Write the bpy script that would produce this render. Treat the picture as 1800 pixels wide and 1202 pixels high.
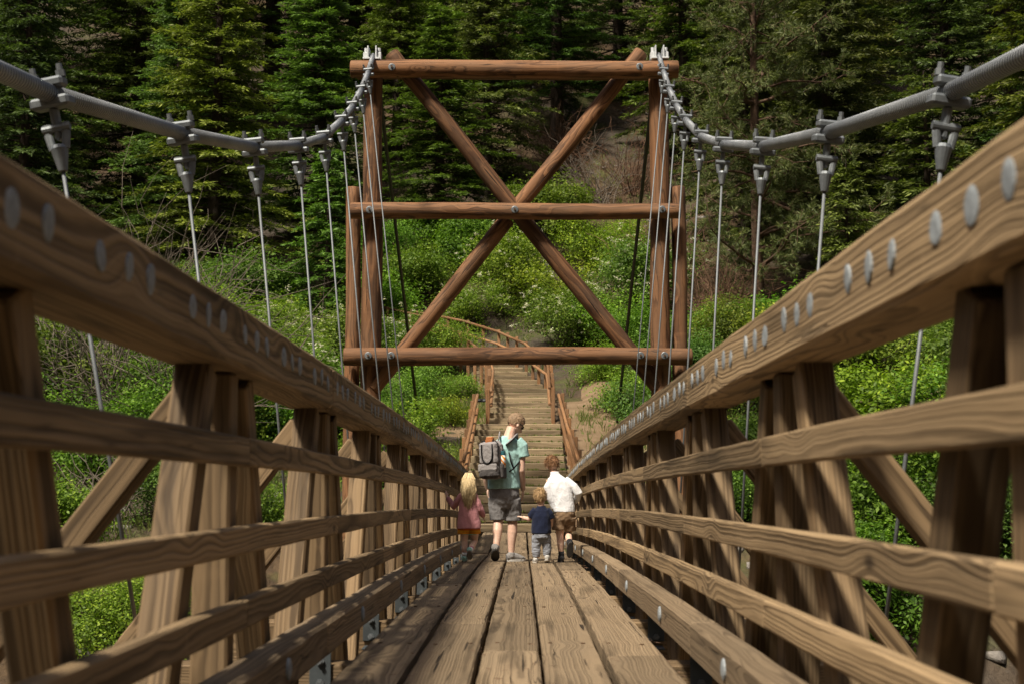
import bpy, bmesh, math, random
import numpy as np
from mathutils import Matrix, Vector, Quaternion, noise as mnoise

R = math.radians
sc = bpy.context.scene
for o in list(bpy.data.objects):
    bpy.data.objects.remove(o)
COL = sc.collection

# ------------------------------------------------------------------ camera
cam_d = bpy.data.cameras.new('camera'); cam = bpy.data.objects.new('camera', cam_d); COL.objects.link(cam)
cam_d.sensor_width = 36.0; cam_d.lens = 50.0; cam_d.clip_start = 0.05; cam_d.clip_end = 1500
cam.location = (0.06, 0.0, 0.0)
cam.rotation_euler = (R(90 + 5.14), 0, R(0.41))
cam_d.dof.use_dof = True; cam_d.dof.focus_distance = 18.0; cam_d.dof.aperture_fstop = 4.0
sc.camera = cam

# ------------------------------------------------------------------ sky and sun
to_sun = Vector((-0.33, -0.46, 0.82)).normalized()
SUN_EL = math.asin(to_sun.z); SUN_AZ = math.atan2(to_sun.x, to_sun.y)
world = bpy.data.worlds.new('World'); sc.world = world; world.use_nodes = True
wn = world.node_tree; wn.nodes.clear()
wo = wn.nodes.new('ShaderNodeOutputWorld'); wb = wn.nodes.new('ShaderNodeBackground'); ws = wn.nodes.new('ShaderNodeTexSky')
ws.sky_type = 'NISHITA'; ws.sun_disc = False; ws.sun_elevation = SUN_EL; ws.sun_rotation = SUN_AZ
ws.air_density = 1.0; ws.dust_density = 6.0; ws.ozone_density = 0.6
wb.inputs['Strength'].default_value = 0.070
wn.links.new(ws.outputs[0], wb.inputs[0]); wn.links.new(wb.outputs[0], wo.inputs[0])
sun_d = bpy.data.lights.new('sun', 'SUN'); sun = bpy.data.objects.new('sun', sun_d); COL.objects.link(sun)
sun_d.energy = 4.1; sun_d.angle = R(6.0); sun_d.color = (1.0, 0.92, 0.78)
sun.rotation_euler = to_sun.to_track_quat('Z', 'Y').to_euler(); sun.location = (-20, -20, 40)

vs = sc.view_settings
vs.view_transform = 'Standard'; vs.look = 'None'; vs.exposure = 0.58; vs.gamma = 1.0; vs.use_curve_mapping = False
sc.cycles.use_denoising = True
sc.cycles.max_bounces = 6; sc.cycles.diffuse_bounces = 1; sc.cycles.transmission_bounces = 3

# ================================================================== helpers
WM = {}          # world matrix of each object as built

def empty(name, loc=(0, 0, 0), label=None, cat=None, group=None):
    o = bpy.data.objects.new(name, None); COL.objects.link(o); o.empty_display_size = 0.1
    o.matrix_basis = Matrix.Translation(loc); WM[o.name] = Matrix.Translation(loc)
    if label: tag(o, label, cat, group)
    return o

def tag(o, label=None, cat=None, group=None, kind=None):
    if label: o['label'] = label
    if cat: o['category'] = cat
    if group: o['group'] = group
    if kind: o['kind'] = kind
    return o

def link(name, me, parent=None, M=None):
    o = bpy.data.objects.new(name, me); COL.objects.link(o)
    M = M or Matrix.Identity(4)
    WM[o.name] = M.copy()
    if parent is not None:
        o.parent = parent
        o.matrix_parent_inverse = WM[parent.name].inverted()
    o.matrix_basis = M
    return o

def copy_thing(root, loc, rz=0.0, s=1.0, sz=None, color=None):
    r = root.copy(); COL.objects.link(r)
    M = Matrix.Translation(loc) @ Matrix.Rotation(rz, 4, 'Z') @ Matrix.Diagonal((s, s, sz or s, 1))
    r.matrix_basis = M
    if color: r.color = color
    def rec(src, dst):
        for ch in src.children:
            c = ch.copy(); COL.objects.link(c); c.parent = dst
            if color: c.color = color
            rec(ch, c)
    rec(root, r)
    return r

def mesh_np(name, V, F, mat=None, smooth=False, tint=None):
    """V (n,3), F list of faces or (m,k) array"""
    me = bpy.data.meshes.new(name)
    V = np.asarray(V, dtype=np.float32)
    if isinstance(F, np.ndarray) and F.ndim == 2:
        m, k = F.shape
        me.vertices.add(len(V)); me.vertices.foreach_set('co', V.ravel())
        me.loops.add(m * k); me.loops.foreach_set('vertex_index', F.astype(np.int32).ravel())
        me.polygons.add(m); me.polygons.foreach_set('loop_start', np.arange(0, m * k, k, dtype=np.int32))
        me.update(calc_edges=True)
    else:
        me.from_pydata(V.tolist(), [], F); me.update()
    if smooth:
        me.polygons.foreach_set('use_smooth', np.ones(len(me.polygons), dtype=bool))
    if tint is not None:
        a = me.attributes.new('tint', 'FLOAT', 'FACE'); a.data.foreach_set('value', np.asarray(tint, dtype=np.float32))
    if mat:
        for m_ in (mat if isinstance(mat, (list, tuple)) else [mat]): me.materials.append(m_)
    return me

class MB:
    """collects shapes into one mesh"""
    def __init__(s): s.v = []; s.f = []; s.m = []
    def add(s, V, F, mi=0):
        b = len(s.v); s.v += [tuple(p) for p in V]; s.f += [tuple(i + b for i in f) for f in F]; s.m += [mi] * len(F); return s
    def box(s, c, d, M=None, ch=0.0, mi=0):
        hx, hy, hz = d[0] / 2, d[1] / 2, d[2] / 2
        if ch <= 0:
            V = [Vector((x * hx, y * hy, z * hz)) for x in (-1, 1) for y in (-1, 1) for z in (-1, 1)]
            F = [(0, 1, 3, 2), (4, 6, 7, 5), (0, 4, 5, 1), (2, 3, 7, 6), (0, 2, 6, 4), (1, 5, 7, 3)]
        else:
            bm = bmesh.new(); bmesh.ops.create_cube(bm, size=1.0)
            for v in bm.verts: v.co = Vector((v.co.x * d[0], v.co.y * d[1], v.co.z * d[2]))
            bmesh.ops.bevel(bm, geom=list(bm.edges), offset=ch, segments=1, affect='EDGES')
            V = [v.co.copy() for v in bm.verts]; bm.verts.index_update()
            F = [tuple(v.index for v in f.verts) for f in bm.faces]; bm.free()
        if M is not None: V = [M @ v for v in V]
        c = Vector(c)
        return s.add([v + c for v in V], F, mi)
    def tube(s, pts, rad, n=10, caps=True, mi=0, flat=None):
        V, F = tube_vf(pts, rad, n, caps, flat); return s.add(V, F, mi)
    def cyl(s, a, b, r, n=12, mi=0): return s.tube([a, b], [r, r], n, True, mi)
    def ell(s, c, r, M=None, nu=14, nv=10, mi=0):
        V = []; F = []
        c = Vector(c)
        for j in range(nv + 1):
            t = math.pi * j / nv
            for i in range(nu):
                p = 2 * math.pi * i / nu
                v = Vector((r[0] * math.sin(t) * math.cos(p), r[1] * math.sin(t) * math.sin(p), r[2] * math.cos(t)))
                if M is not None: v = M @ v
                V.append(v + c)
        for j in range(nv):
            for i in range(nu):
                F.append((j * nu + i, (j + 1) * nu + i, (j + 1) * nu + (i + 1) % nu, j * nu + (i + 1) % nu))
        return s.add(V, F, mi)
    def rings(s, rg, n=20, mi=0):
        """rg: (cx, cy, cz, rx, ry[, tiltdir]) stacked ellipses, capped"""
        V = []; F = []
        for q in rg:
            for i in range(n):
                a = 2 * math.pi * i / n
                V.append((q[0] + q[3] * math.cos(a), q[1] + q[4] * math.sin(a), q[2]))
        for j in range(len(rg) - 1):
            for i in range(n):
                F.append((j * n + i, j * n + (i + 1) % n, (j + 1) * n + (i + 1) % n, (j + 1) * n + i))
        F.append(tuple(reversed(range(n)))); F.append(tuple((len(rg) - 1) * n + i for i in range(n)))
        return s.add(V, F, mi)
    def mesh(s, name, mat, smooth=False):
        me = bpy.data.meshes.new(name); me.from_pydata([tuple(v) for v in s.v], [], s.f); me.update()
        for m_ in (mat if isinstance(mat, (list, tuple)) else [mat]): me.materials.append(m_)
        if any(s.m): me.polygons.foreach_set('material_index', s.m)
        if smooth: me.polygons.foreach_set('use_smooth', [True] * len(me.polygons))
        return me
    def build(s, name, mat, parent=None, M=None, smooth=False):
        return link(name, s.mesh(name, mat, smooth), parent, M)

def tube_vf(pts, rad, n=10, caps=True, flat=None):
    pts = [Vector(p) for p in pts]
    if not hasattr(rad, '__len__'): rad = [rad] * len(pts)
    V = []; F = []
    t0 = (pts[1] - pts[0]).normalized()
    ref = Vector((0, 0, 1)) if abs(t0.z) < 0.9 else Vector((1, 0, 0))
    u = t0.cross(ref).normalized()
    for k, p in enumerate(pts):
        if k == 0: t = t0
        elif k == len(pts) - 1: t = (pts[k] - pts[k - 1]).normalized()
        else: t = ((pts[k] - pts[k - 1]).normalized() + (pts[k + 1] - pts[k]).normalized()).normalized()
        u = (u - t * u.dot(t)).normalized(); w = t.cross(u)
        r = rad[k]; ru, rw = (r if hasattr(r, '__len__') else (r, r))
        for i in range(n):
            a = 2 * math.pi * i / n
            V.append(p + u * (ru * math.cos(a)) + w * (rw * math.sin(a)))
    for k in range(len(pts) - 1):
        for i in range(n):
            F.append((k * n + i, (k + 1) * n + i, (k + 1) * n + (i + 1) % n, k * n + (i + 1) % n))
    if caps:
        F.append(tuple(range(n))); F.append(tuple(reversed(range((len(pts) - 1) * n, len(pts) * n))))
    return V, F

rng = random.Random(7)

def frame(A, B, up=(0, 0, 1)):
    """matrix whose local X runs from A to B, local Z towards up"""
    A = Vector(A); B = Vector(B); x = (B - A).normalized(); up = Vector(up)
    if abs(up.dot(x)) > 0.98: up = Vector((0, -1, 0)) if abs(x.y) < 0.9 else Vector((1, 0, 0))
    y = up.cross(x).normalized(); z = x.cross(y)
    M = Matrix((x, y, z)).transposed().to_4x4(); M.translation = A
    return M, (B - A).length

def timber_mesh(name, L, w, h, mat, seg=0.6, ch=0.008, jit=0.0015, bow=0.0):
    """sawn timber along local X from 0 to L, w across Y, h along Z, chamfered and a little uneven"""
    n = max(1, int(round(L / seg)))
    cs = [(-w/2+ch, -h/2), (w/2-ch, -h/2), (w/2, -h/2+ch), (w/2, h/2-ch), (w/2-ch, h/2), (-w/2+ch, h/2), (-w/2, h/2-ch), (-w/2, -h/2+ch)]
    V = []; F = []
    xs = [0.0, ch] + [L * i / n for i in range(1, n)] + [L - ch, L]
    for k, x in enumerate(xs):
        e = 1.0 if 0 < k < len(xs) - 1 else (1 - 1.2 * ch / min(w, h))
        oy = rng.uniform(-bow, bow); oz = rng.uniform(-bow, bow)
        for (y, z) in cs:
            V.append((x, y * e + oy + rng.uniform(-jit, jit), z * e + oz + rng.uniform(-jit, jit)))
    m = len(xs)
    for k in range(m - 1):
        for i in range(8):
            F.append((k * 8 + i, k * 8 + (i + 1) % 8, (k + 1) * 8 + (i + 1) % 8, (k + 1) * 8 + i))
    F.append(tuple(reversed(range(8)))); F.append(tuple((m - 1) * 8 + i for i in range(8)))
    me = bpy.data.meshes.new(name); me.from_pydata(V, [], F); me.update(); me.materials.append(mat)
    return me

def timber(name, A, B, w, h, mat, parent, up=(0, 0, 1), **kw):
    M, L = frame(A, B, up)
    return link(name, timber_mesh(name, L, w, h, mat, **kw), parent, M)

def log(name, A, B, r0, r1, mat, parent, n=20, up=(0, 0, 1), jit=0.012):
    M, L = frame(A, B, up)
    k = max(3, int(L / 0.25)); V = []; F = []
    ph = [rng.uniform(0, 6.28) for _ in range(4)]
    xs = [0, 0.02] + [L * i / k for i in range(1, k)] + [L - 0.02, L]
    for j, x in enumerate(xs):
        r = r0 + (r1 - r0) * x / L
        if j in (0, len(xs) - 1): r -= 0.018
        oy = jit * math.sin(1.1 * x + ph[0]); oz = jit * math.sin(0.9 * x + ph[1])
        for i in range(n):
            a = 2 * math.pi * i / n
            rr = r * (1 + 0.025 * math.sin(2 * a + ph[2] + 0.6 * x) + 0.012 * math.sin(5 * a + 2 * x + ph[3]) + 0.03 * mnoise.noise((x * 1.7, 1.6 * math.cos(a) + ph[0], 1.6 * math.sin(a))))
            V.append((x, oy + rr * math.cos(a), oz + rr * math.sin(a)))
    m = len(xs)
    for j in range(m - 1):
        for i in range(n):
            F.append((j * n + i, j * n + (i + 1) % n, (j + 1) * n + (i + 1) % n, (j + 1) * n + i))
    F.append(tuple(reversed(range(n)))); F.append(tuple((m - 1) * n + i for i in range(n)))
    me = bpy.data.meshes.new(name); me.from_pydata(V, [], F); me.update(); me.materials.append(mat)
    me.polygons.foreach_set('use_smooth', [True] * (len(F) - 2) + [False, False])
    return link(name, me, parent, M)

# ================================================================== materials
class NT:
    def __init__(s, name):
        s.m = bpy.data.materials.new(name); s.m.use_nodes = True; s.t = s.m.node_tree; s.t.nodes.clear()
        s.out = s.n('ShaderNodeOutputMaterial')
    def n(s, typ, **kw):
        nd = s.t.nodes.new(typ)
        for k, v in kw.items(): setattr(nd, k, v)
        return nd
    def l(s, a, b): s.t.links.new(a, b); return s
    def val(s, sock, v):
        if hasattr(v, 'is_linked') or isinstance(v, bpy.types.NodeSocket): s.l(v, sock)
        else: sock.default_value = v
    def math(s, op, a, b=None, c=None, clamp=False):
        nd = s.n('ShaderNodeMath', operation=op, use_clamp=clamp)
        s.val(nd.inputs[0], a)
        if b is not None: s.val(nd.inputs[1], b)
        if c is not None: s.val(nd.inputs[2], c)
        return nd.outputs[0]
    def vmath(s, op, a, b=None):
        nd = s.n('ShaderNodeVectorMath', operation=op)
        s.val(nd.inputs[0], a)
        if b is not None: s.val(nd.inputs[1], b)
        return nd.outputs['Value'] if op in ('LENGTH', 'DOT_PRODUCT', 'DISTANCE') else nd.outputs[0]
    def mul(s, v, xyz): return s.vmath('MULTIPLY', v, xyz)
    def noise(s, vec, scale=1.0, detail=3.0, rough=0.55, dist=0.0, color=False):
        nd = s.n('ShaderNodeTexNoise'); s.val(nd.inputs['Vector'], vec); nd.inputs['Scale'].default_value = scale
        nd.inputs['Detail'].default_value = detail; nd.inputs['Roughness'].default_value = rough; nd.inputs['Distortion'].default_value = dist
        return nd.outputs['Color'] if color else nd.outputs['Fac']
    def ramp(s, fac, stops, interp='LINEAR'):
        nd = s.n('ShaderNodeValToRGB'); cr = nd.color_ramp; cr.interpolation = interp
        while len(cr.elements) > 1: cr.elements.remove(cr.elements[-1])
        for i, (p, c) in enumerate(stops):
            e = cr.elements[0] if i == 0 else cr.elements.new(p)
            e.position = p
            c = (c, c, c) if not hasattr(c, '__len__') else c
            e.color = (c[0], c[1], c[2], 1)
        s.l(fac, nd.inputs[0]); return nd.outputs[0]
    def mix(s, fac, a, b, mode='MIX'):
        nd = s.n('ShaderNodeMix', data_type='RGBA', blend_type=mode)
        s.val(nd.inputs[0], fac); s.val(nd.inputs[6], a if not isinstance(a, tuple) else (*a, 1)[:4]); s.val(nd.inputs[7], b if not isinstance(b, tuple) else (*b, 1)[:4])
        return nd.outputs[2]
    def maprange(s, v, a, b, c=0.0, d=1.0, smooth=False):
        nd = s.n('ShaderNodeMapRange'); nd.interpolation_type = 'SMOOTHSTEP' if smooth else 'LINEAR'
        s.val(nd.inputs[0], v); nd.inputs[1].default_value = a; nd.inputs[2].default_value = b; nd.inputs[3].default_value = c; nd.inputs[4].default_value = d
        return nd.outputs[0]
    def bump(s, h, strength=0.3, dist=0.01, normal=None):
        nd = s.n('ShaderNodeBump'); nd.inputs['Strength'].default_value = strength; nd.inputs['Distance'].default_value = dist
        s.l(h, nd.inputs['Height'])
        if normal is not None: s.l(normal, nd.inputs['Normal'])
        return nd.outputs[0]
    def pbsdf(s, color, rough=0.7, metal=0.0, normal=None, spec=0.3):
        b = s.n('ShaderNodeBsdfPrincipled')
        s.val(b.inputs['Base Color'], color if not isinstance(color, tuple) else (*color, 1)[:4]); s.val(b.inputs['Roughness'], rough); s.val(b.inputs['Metallic'], metal)
        b.inputs['Specular IOR Level'].default_value = spec
        if normal is not None: s.l(normal, b.inputs['Normal'])
        s.l(b.outputs[0], s.out.inputs[0]); return b
    def obj(s): return s.n('ShaderNodeTexCoord').outputs['Object']
    def rand(s): return s.n('ShaderNodeObjectInfo').outputs['Random']
    def objcol(s): return s.n('ShaderNodeObjectInfo').outputs['Color']

def wood_mat(name, light, mid, dark, ring=0.011, warp=0.05, knot=0.03, bump=0.5, weather=(0.20, 0.155, 0.11), wfac=0.35, check=0.5, pith=0.10):
    """timber whose local X is the grain: bent growth rings cut by the faces, knots, checks, weathering"""
    N = NT(name); p = N.obj(); r = N.rand()
    r10 = N.math('MULTIPLY', r, 57.0)
    comb = N.n('ShaderNodeCombineXYZ'); N.l(r10, comb.inputs[0]); N.l(N.math('MULTIPLY', r, 23.0), comb.inputs[1]); N.l(N.math('MULTIPLY', r, 91.0), comb.inputs[2])
    q = N.vmath('ADD', p, comb.outputs[0])
    # slow wander of the rings
    w1 = N.vmath('SUBTRACT', N.noise(N.mul(q, (0.45, 2.2, 2.2)), 1.0, 2.0, 0.5, color=True), (0.5, 0.5, 0.5))
    w2 = N.vmath('SUBTRACT', N.noise(N.mul(q, (4.0, 12.0, 12.0)), 1.0, 2.0, 0.5, color=True), (0.5, 0.5, 0.5))
    w = N.vmath('ADD', N.mul(w1, (0, warp * 2, warp * 2)), N.mul(w2, (0, 0.009, 0.009)))
    off = N.n('ShaderNodeCombineXYZ')
    N.l(N.math('MULTIPLY', N.math('SUBTRACT', N.math('FRACT', N.math('MULTIPLY', r, 7.3)), 0.5), pith * 2), off.inputs[1])
    N.l(N.math('MULTIPLY', N.math('SUBTRACT', N.math('FRACT', N.math('MULTIPLY', r, 13.7)), 0.5), pith * 2), off.inputs[2])
    yz = N.mul(N.vmath('ADD', N.vmath('ADD', p, w), off.outputs[0]), (0, 1, 1))
    rad = N.vmath('LENGTH', yz)
    vo = N.n('ShaderNodeTexVoronoi'); vo.feature = 'F1'; N.l(N.mul(q, (1.3, 3.4, 3.4)), vo.inputs['Vector']); vo.inputs['Scale'].default_value = 1.0
    kd = vo.outputs['Distance']
    kn = N.maprange(kd, 0.0, 0.42, 1.0, 0.0, True)
    rad2 = N.math('ADD', rad, N.math('MULTIPLY', kn, knot))
    cr_ = N.n('ShaderNodeCombineXYZ'); N.l(N.math('MULTIPLY', rad2, 0.55 / ring), cr_.inputs[0]); N.l(r10, cr_.inputs[1])
    uneven = N.math('MULTIPLY', N.math('SUBTRACT', N.noise(cr_.outputs[0], 1.0, 2.0, 0.6), 0.5), 3.2)      # wide and narrow years
    phase = N.math('ADD', N.math('DIVIDE', rad2, ring), uneven)
    ringv = N.math('FRACT', phase)
    fine = N.ramp(N.math('FRACT', N.math('MULTIPLY', phase, 2.7)), [(0.0, 0.0), (0.5, 0.1), (0.85, 1.0), (1.0, 0.0)])
    late = N.ramp(ringv, [(0.0, 0.05), (0.40, 0.0), (0.70, 0.75), (0.88, 1.0), (1.0, 0.05)])
    fib = N.noise(N.mul(q, (3.0, 120.0, 120.0)), 1.0, 3.0, 0.6)
    amp = N.maprange(N.noise(N.mul(q, (1.2, 7.0, 7.0)), 1.0, 2.0, 0.5), 0.3, 0.7, 0.50, 1.0)
    base = N.mix(N.math('MULTIPLY', late, amp), light, dark)
    base = N.mix(N.math('MULTIPLY', fine, 0.38), base, mid)
    base = N.mix(N.maprange(fib, 0.35, 0.7), base, mid, 'MIX') if False else N.mix(N.maprange(fib, 0.3, 0.75, 0.0, 0.32), base, mid)
    fl = N.noise(N.mul(q, (7.0, 0.8, 0.8)), 1.0, 2.0, 0.5)
    base = N.mix(N.maprange(fl, 0.66, 0.74, 0.0, 0.45), base, light)
    kdark = N.maprange(kd, 0.02, 0.10, 0.85, 0.0, True)
    base = N.mix(kdark, base, (dark[0] * 0.45, dark[1] * 0.4, dark[2] * 0.38))
    # weathering and dirt with a shape of their own
    wn_ = N.noise(N.mul(q, (0.9, 3.0, 3.0)), 1.0, 4.0, 0.6)
    base = N.mix(N.maprange(wn_, 0.4, 0.7, 0.0, wfac), base, weather)
    st = N.noise(N.mul(q, (0.55, 9.0, 9.0)), 1.0, 3.0, 0.6)
    base = N.mix(N.maprange(st, 0.52, 0.70, 0.0, 0.65), base, (dark[0] * 0.55, dark[1] * 0.55, dark[2] * 0.55))
    ck = N.noise(N.mul(q, (0.7, 30.0, 30.0)), 1.0, 2.0, 0.5, 0.3)
    ckm = N.maprange(ck, 0.685, 0.715, 0.0, 1.0)
    base = N.mix(N.math('MULTIPLY', ckm, check), base, (0.018, 0.012, 0.008))
    sp_ = N.noise(N.mul(q, (0.28, 11.0, 11.0)), 1.0, 3.0, 0.5, 0.2)
    spm = N.maprange(N.math('ABSOLUTE', N.math('SUBTRACT', sp_, 0.62)), 0.0, 0.010, 1.0, 0.0)
    base = N.mix(N.math('MULTIPLY', spm, check), base, (0.014, 0.009, 0.006))
    tone = N.math('ADD', 0.66, N.math('MULTIPLY', N.math('FRACT', N.math('MULTIPLY', r, 31.7)), 0.58))
    base = N.mix(1.0, base, N.ramp(tone, [(0.0, 0.0), (1.0, 1.0)]), 'MULTIPLY') if False else N.vmath('MULTIPLY', base, N_vec(N, tone))
    h = N.math('ADD', N.math('MULTIPLY', late, -0.5), N.math('ADD', N.math('MULTIPLY', fib, 0.35), N.math('MULTIPLY', ckm, -2.0)))
    nb = N.bump(h, bump, 0.004)
    N.pbsdf(base, N.maprange(fib, 0.2, 0.8, 0.62, 0.85), 0.0, nb, 0.25)
    return N.m

def N_vec(N, v):
    c = N.n('ShaderNodeCombineXYZ')
    for i in range(3): N.l(v, c.inputs[i])
    return c.outputs[0]

def plain_mat(name, color, rough=0.6, metal=0.0, var=0.12, scale=20.0, bump=0.15, bdist=0.003, spec=0.3):
    N = NT(name); p = N.obj()
    nz = N.noise(p, scale, 4.0, 0.6)
    k = N.maprange(nz, 0.25, 0.75, 1 - var, 1 + var)
    col = N.vmath('MULTIPLY', color, N_vec(N, k))
    N.pbsdf(col, rough, metal, N.bump(nz, bump, bdist), spec)
    return N.m

def cloth_mat(name, color, var=0.10, scale=14.0, rough=0.9, weave=900.0, fold=0.5):
    N = NT(name); p = N.obj()
    nz = N.noise(p, scale, 3.0, 0.55, 0.6)
    we = N.noise(p, weave, 1.0, 0.5)
    k = N.math('ADD', N.maprange(nz, 0.3, 0.7, 1 - var, 1 + var), N.math('MULTIPLY', N.math('SUBTRACT', we, 0.5), 0.25))
    col = N.vmath('MULTIPLY', color, N_vec(N, k))
    b = N.pbsdf(col, rough, 0.0, N.bump(nz, fold, 0.02), 0.15)
    b.inputs['Sheen Weight'].default_value = 0.1
    return N.m

def leaf_mat(name, c0, c1, c2, trans=0.35, rough=0.55, own=True):
    """foliage: colour varies leaf by leaf (tint) and plant by plant (object colour)"""
    N = NT(name)
    at = N.n('ShaderNodeAttribute'); at.attribute_name = 'tint'
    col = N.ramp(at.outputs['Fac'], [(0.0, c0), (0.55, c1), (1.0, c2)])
    if own: col = N.vmath('MULTIPLY', col, N.objcol())
    d = N.n('ShaderNodeBsdfPrincipled'); N.l(col, d.inputs['Base Color']); d.inputs['Roughness'].default_value = rough
    d.inputs['Specular IOR Level'].default_value = 0.25
    t = N.n('ShaderNodeBsdfTranslucent'); N.l(N.vmath('MULTIPLY', col, (1.05, 1.2, 0.55)), t.inputs[0])
    mx = N.n('ShaderNodeMixShader'); mx.inputs[0].default_value = trans
    N.l(d.outputs[0], mx.inputs[1]); N.l(t.outputs[0], mx.inputs[2]); N.l(mx.outputs[0], N.out.inputs[0])
    return N.m

M_ = {}
M_['rail'] = wood_mat('weathered_fir', (0.370, 0.258, 0.142), (0.165, 0.108, 0.054), (0.036, 0.021, 0.010), ring=0.0165, warp=0.045, knot=0.035, weather=(0.165, 0.120, 0.075), wfac=0.20, bump=0.9, pith=0.24)
M_['post'] = wood_mat('post_fir', (0.285, 0.192, 0.103), (0.155, 0.097, 0.048), (0.045, 0.026, 0.012), ring=0.0145, warp=0.03, knot=0.02, weather=(0.16, 0.12, 0.08), wfac=0.3)
M_['deck'] = wood_mat('deck_plank', (0.275, 0.200, 0.122), (0.180, 0.128, 0.076), (0.055, 0.038, 0.022), ring=0.0135, warp=0.035, knot=0.03, weather=(0.215, 0.160, 0.102), wfac=0.5, check=0.9, bump=1.0, pith=0.2)
M_['curb'] = wood_mat('curb_timber', (0.310, 0.225, 0.138), (0.210, 0.148, 0.088), (0.070, 0.046, 0.027), ring=0.012, warp=0.03, knot=0.02, weather=(0.22, 0.165, 0.105), wfac=0.5, check=0.8, pith=0.2)
M_['bolt'] = plain_mat('bolt_galvanised', (0.25, 0.272, 0.285), 0.7, 0.0, 0.35, 40)
M_['log'] = wood_mat('treated_log', (0.285, 0.140, 0.064), (0.095, 0.039, 0.017), (0.024, 0.010, 0.005), ring=0.026, warp=0.06, knot=0.03, weather=(0.150, 0.098, 0.062), wfac=0.5, check=1.0, pith=0.03, bump=1.0)
M_['stairrail'] = wood_mat('rail_log', (0.320, 0.165, 0.072), (0.250, 0.118, 0.048), (0.11, 0.048, 0.020), ring=0.012, warp=0.03, knot=0.02, weather=(0.27, 0.18, 0.11), wfac=0.5)
M_['step'] = wood_mat('step_timber', (0.330, 0.250, 0.150), (0.250, 0.185, 0.108), (0.11, 0.078, 0.045), ring=0.016, warp=0.04, knot=0.02, weather=(0.22, 0.168, 0.10), wfac=0.6)

def galv():
    N = NT('galvanised_steel'); p = N.obj()
    vo = N.n('ShaderNodeTexVoronoi'); N.l(p, vo.inputs['Vector']); vo.inputs['Scale'].default_value = 60.0
    nz = N.noise(p, 9.0, 4.0, 0.6)
    c = N.mix(N.maprange(nz, 0.3, 0.7), (0.135, 0.15, 0.16), (0.23, 0.245, 0.255))
    c = N.mix(N.math('MULTIPLY', vo.outputs['Distance'], 0.4), c, (0.12, 0.13, 0.14))
    rust = N.maprange(N.noise(p, 5.0, 5.0, 0.7), 0.66, 0.76, 0.0, 0.6)
    c = N.mix(rust, c, (0.22, 0.13, 0.07))
    N.pbsdf(c, N.maprange(nz, 0.3, 0.7, 0.42, 0.62), 0.55, N.bump(nz, 0.2, 0.003), 0.4)
    return N.m
M_['galv'] = galv()

def cable_mat():
    N = NT('wrapped_cable'); p = N.obj()
    sp = N.n('ShaderNodeSeparateXYZ'); N.l(p, sp.inputs[0])
    ang = N.math('ARCTAN2', sp.outputs[2], sp.outputs[1])
    ph = N.math('ADD', N.math('MULTIPLY', sp.outputs[0], 2 * math.pi / 0.032), ang)
    wv = N.math('SINE', ph)
    nz = N.noise(N.mul(p, (2.0, 6.0, 6.0)), 1.0, 4.0, 0.6)
    c = N.mix(N.maprange(nz, 0.3, 0.7), (0.29, 0.31, 0.325), (0.45, 0.465, 0.48))
    c = N.mix(N.maprange(wv, -1.0, -0.2, 0.8, 0.0), c, (0.05, 0.052, 0.055))
    N.pbsdf(c, 0.5, 0.45, N.bump(wv, 1.0, 0.009), 0.3)
    return N.m
M_['cable'] = cable_mat()
M_['plate'] = plain_mat('dull_plate_steel', (0.065, 0.075, 0.08), 0.65, 0.2, 0.2, 14)
M_['rod'] = plain_mat('hanger_rod', (0.17, 0.182, 0.19), 0.55, 0.3, 0.12, 30)
M_['black'] = plain_mat('black_sheath', (0.012, 0.012, 0.013), 0.5, 0.0, 0.2, 30)
M_['whitemetal'] = plain_mat('pale_saddle_steel', (0.60, 0.62, 0.63), 0.5, 0.25, 0.1, 20)
M_['rusty'] = plain_mat('bolt_end', (0.10, 0.055, 0.03), 0.7, 0.3, 0.3, 60)

def ground_mat():
    N = NT('hillside_soil'); p = N.obj()
    n1 = N.noise(p, 0.12, 5.0, 0.6); n2 = N.noise(p, 1.4, 5.0, 0.65); n3 = N.noise(p, 7.0, 4.0, 0.7)
    vo = N.n('ShaderNodeTexVoronoi'); N.l(p, vo.inputs['Vector']); vo.inputs['Scale'].default_value = 3.2
    c = N.mix(N.maprange(n2, 0.3, 0.7), (0.048, 0.033, 0.021), (0.125, 0.083, 0.048))
    c = N.mix(N.maprange(n1, 0.42, 0.62), c, (0.070, 0.058, 0.046))
    c = N.mix(N.maprange(n3, 0.45, 0.75, 0.0, 0.7), c, (0.05, 0.036, 0.026))
    c = N.mix(N.maprange(N.noise(p, 0.5, 4.0, 0.6), 0.52, 0.66, 0.0, 0.7), c, (0.085, 0.095, 0.03))
    c = N.mix(N.maprange(vo.outputs['Distance'], 0.0, 0.2, 0.3, 0.0), c, (0.19, 0.165, 0.14))
    h = N.math('ADD', N.math('MULTIPLY', n3, 0.5), N.math('ADD', n2, N.math('MULTIPLY', vo.outputs['Distance'], -0.8)))
    N.pbsdf(c, 0.95, 0.0, N.bump(h, 0.9, 0.18), 0.1)
    return N.m
M_['ground'] = ground_mat()
def dirt_mat():
    N = NT('path_dirt'); p = N.obj()
    n2 = N.noise(p, 1.8, 5.0, 0.65); n3 = N.noise(p, 24.0, 4.0, 0.7)
    c = N.mix(N.maprange(n2, 0.3, 0.7), (0.155, 0.104, 0.060), (0.25, 0.175, 0.108))
    c = N.mix(N.maprange(n3, 0.5, 0.8, 0.0, 0.6), c, (0.15, 0.105, 0.065))
    N.pbsdf(c, 0.95, 0.0, N.bump(N.math('ADD', n2, n3), 0.7, 0.04), 0.1)
    return N.m
M_['dirt'] = dirt_mat()
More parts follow.
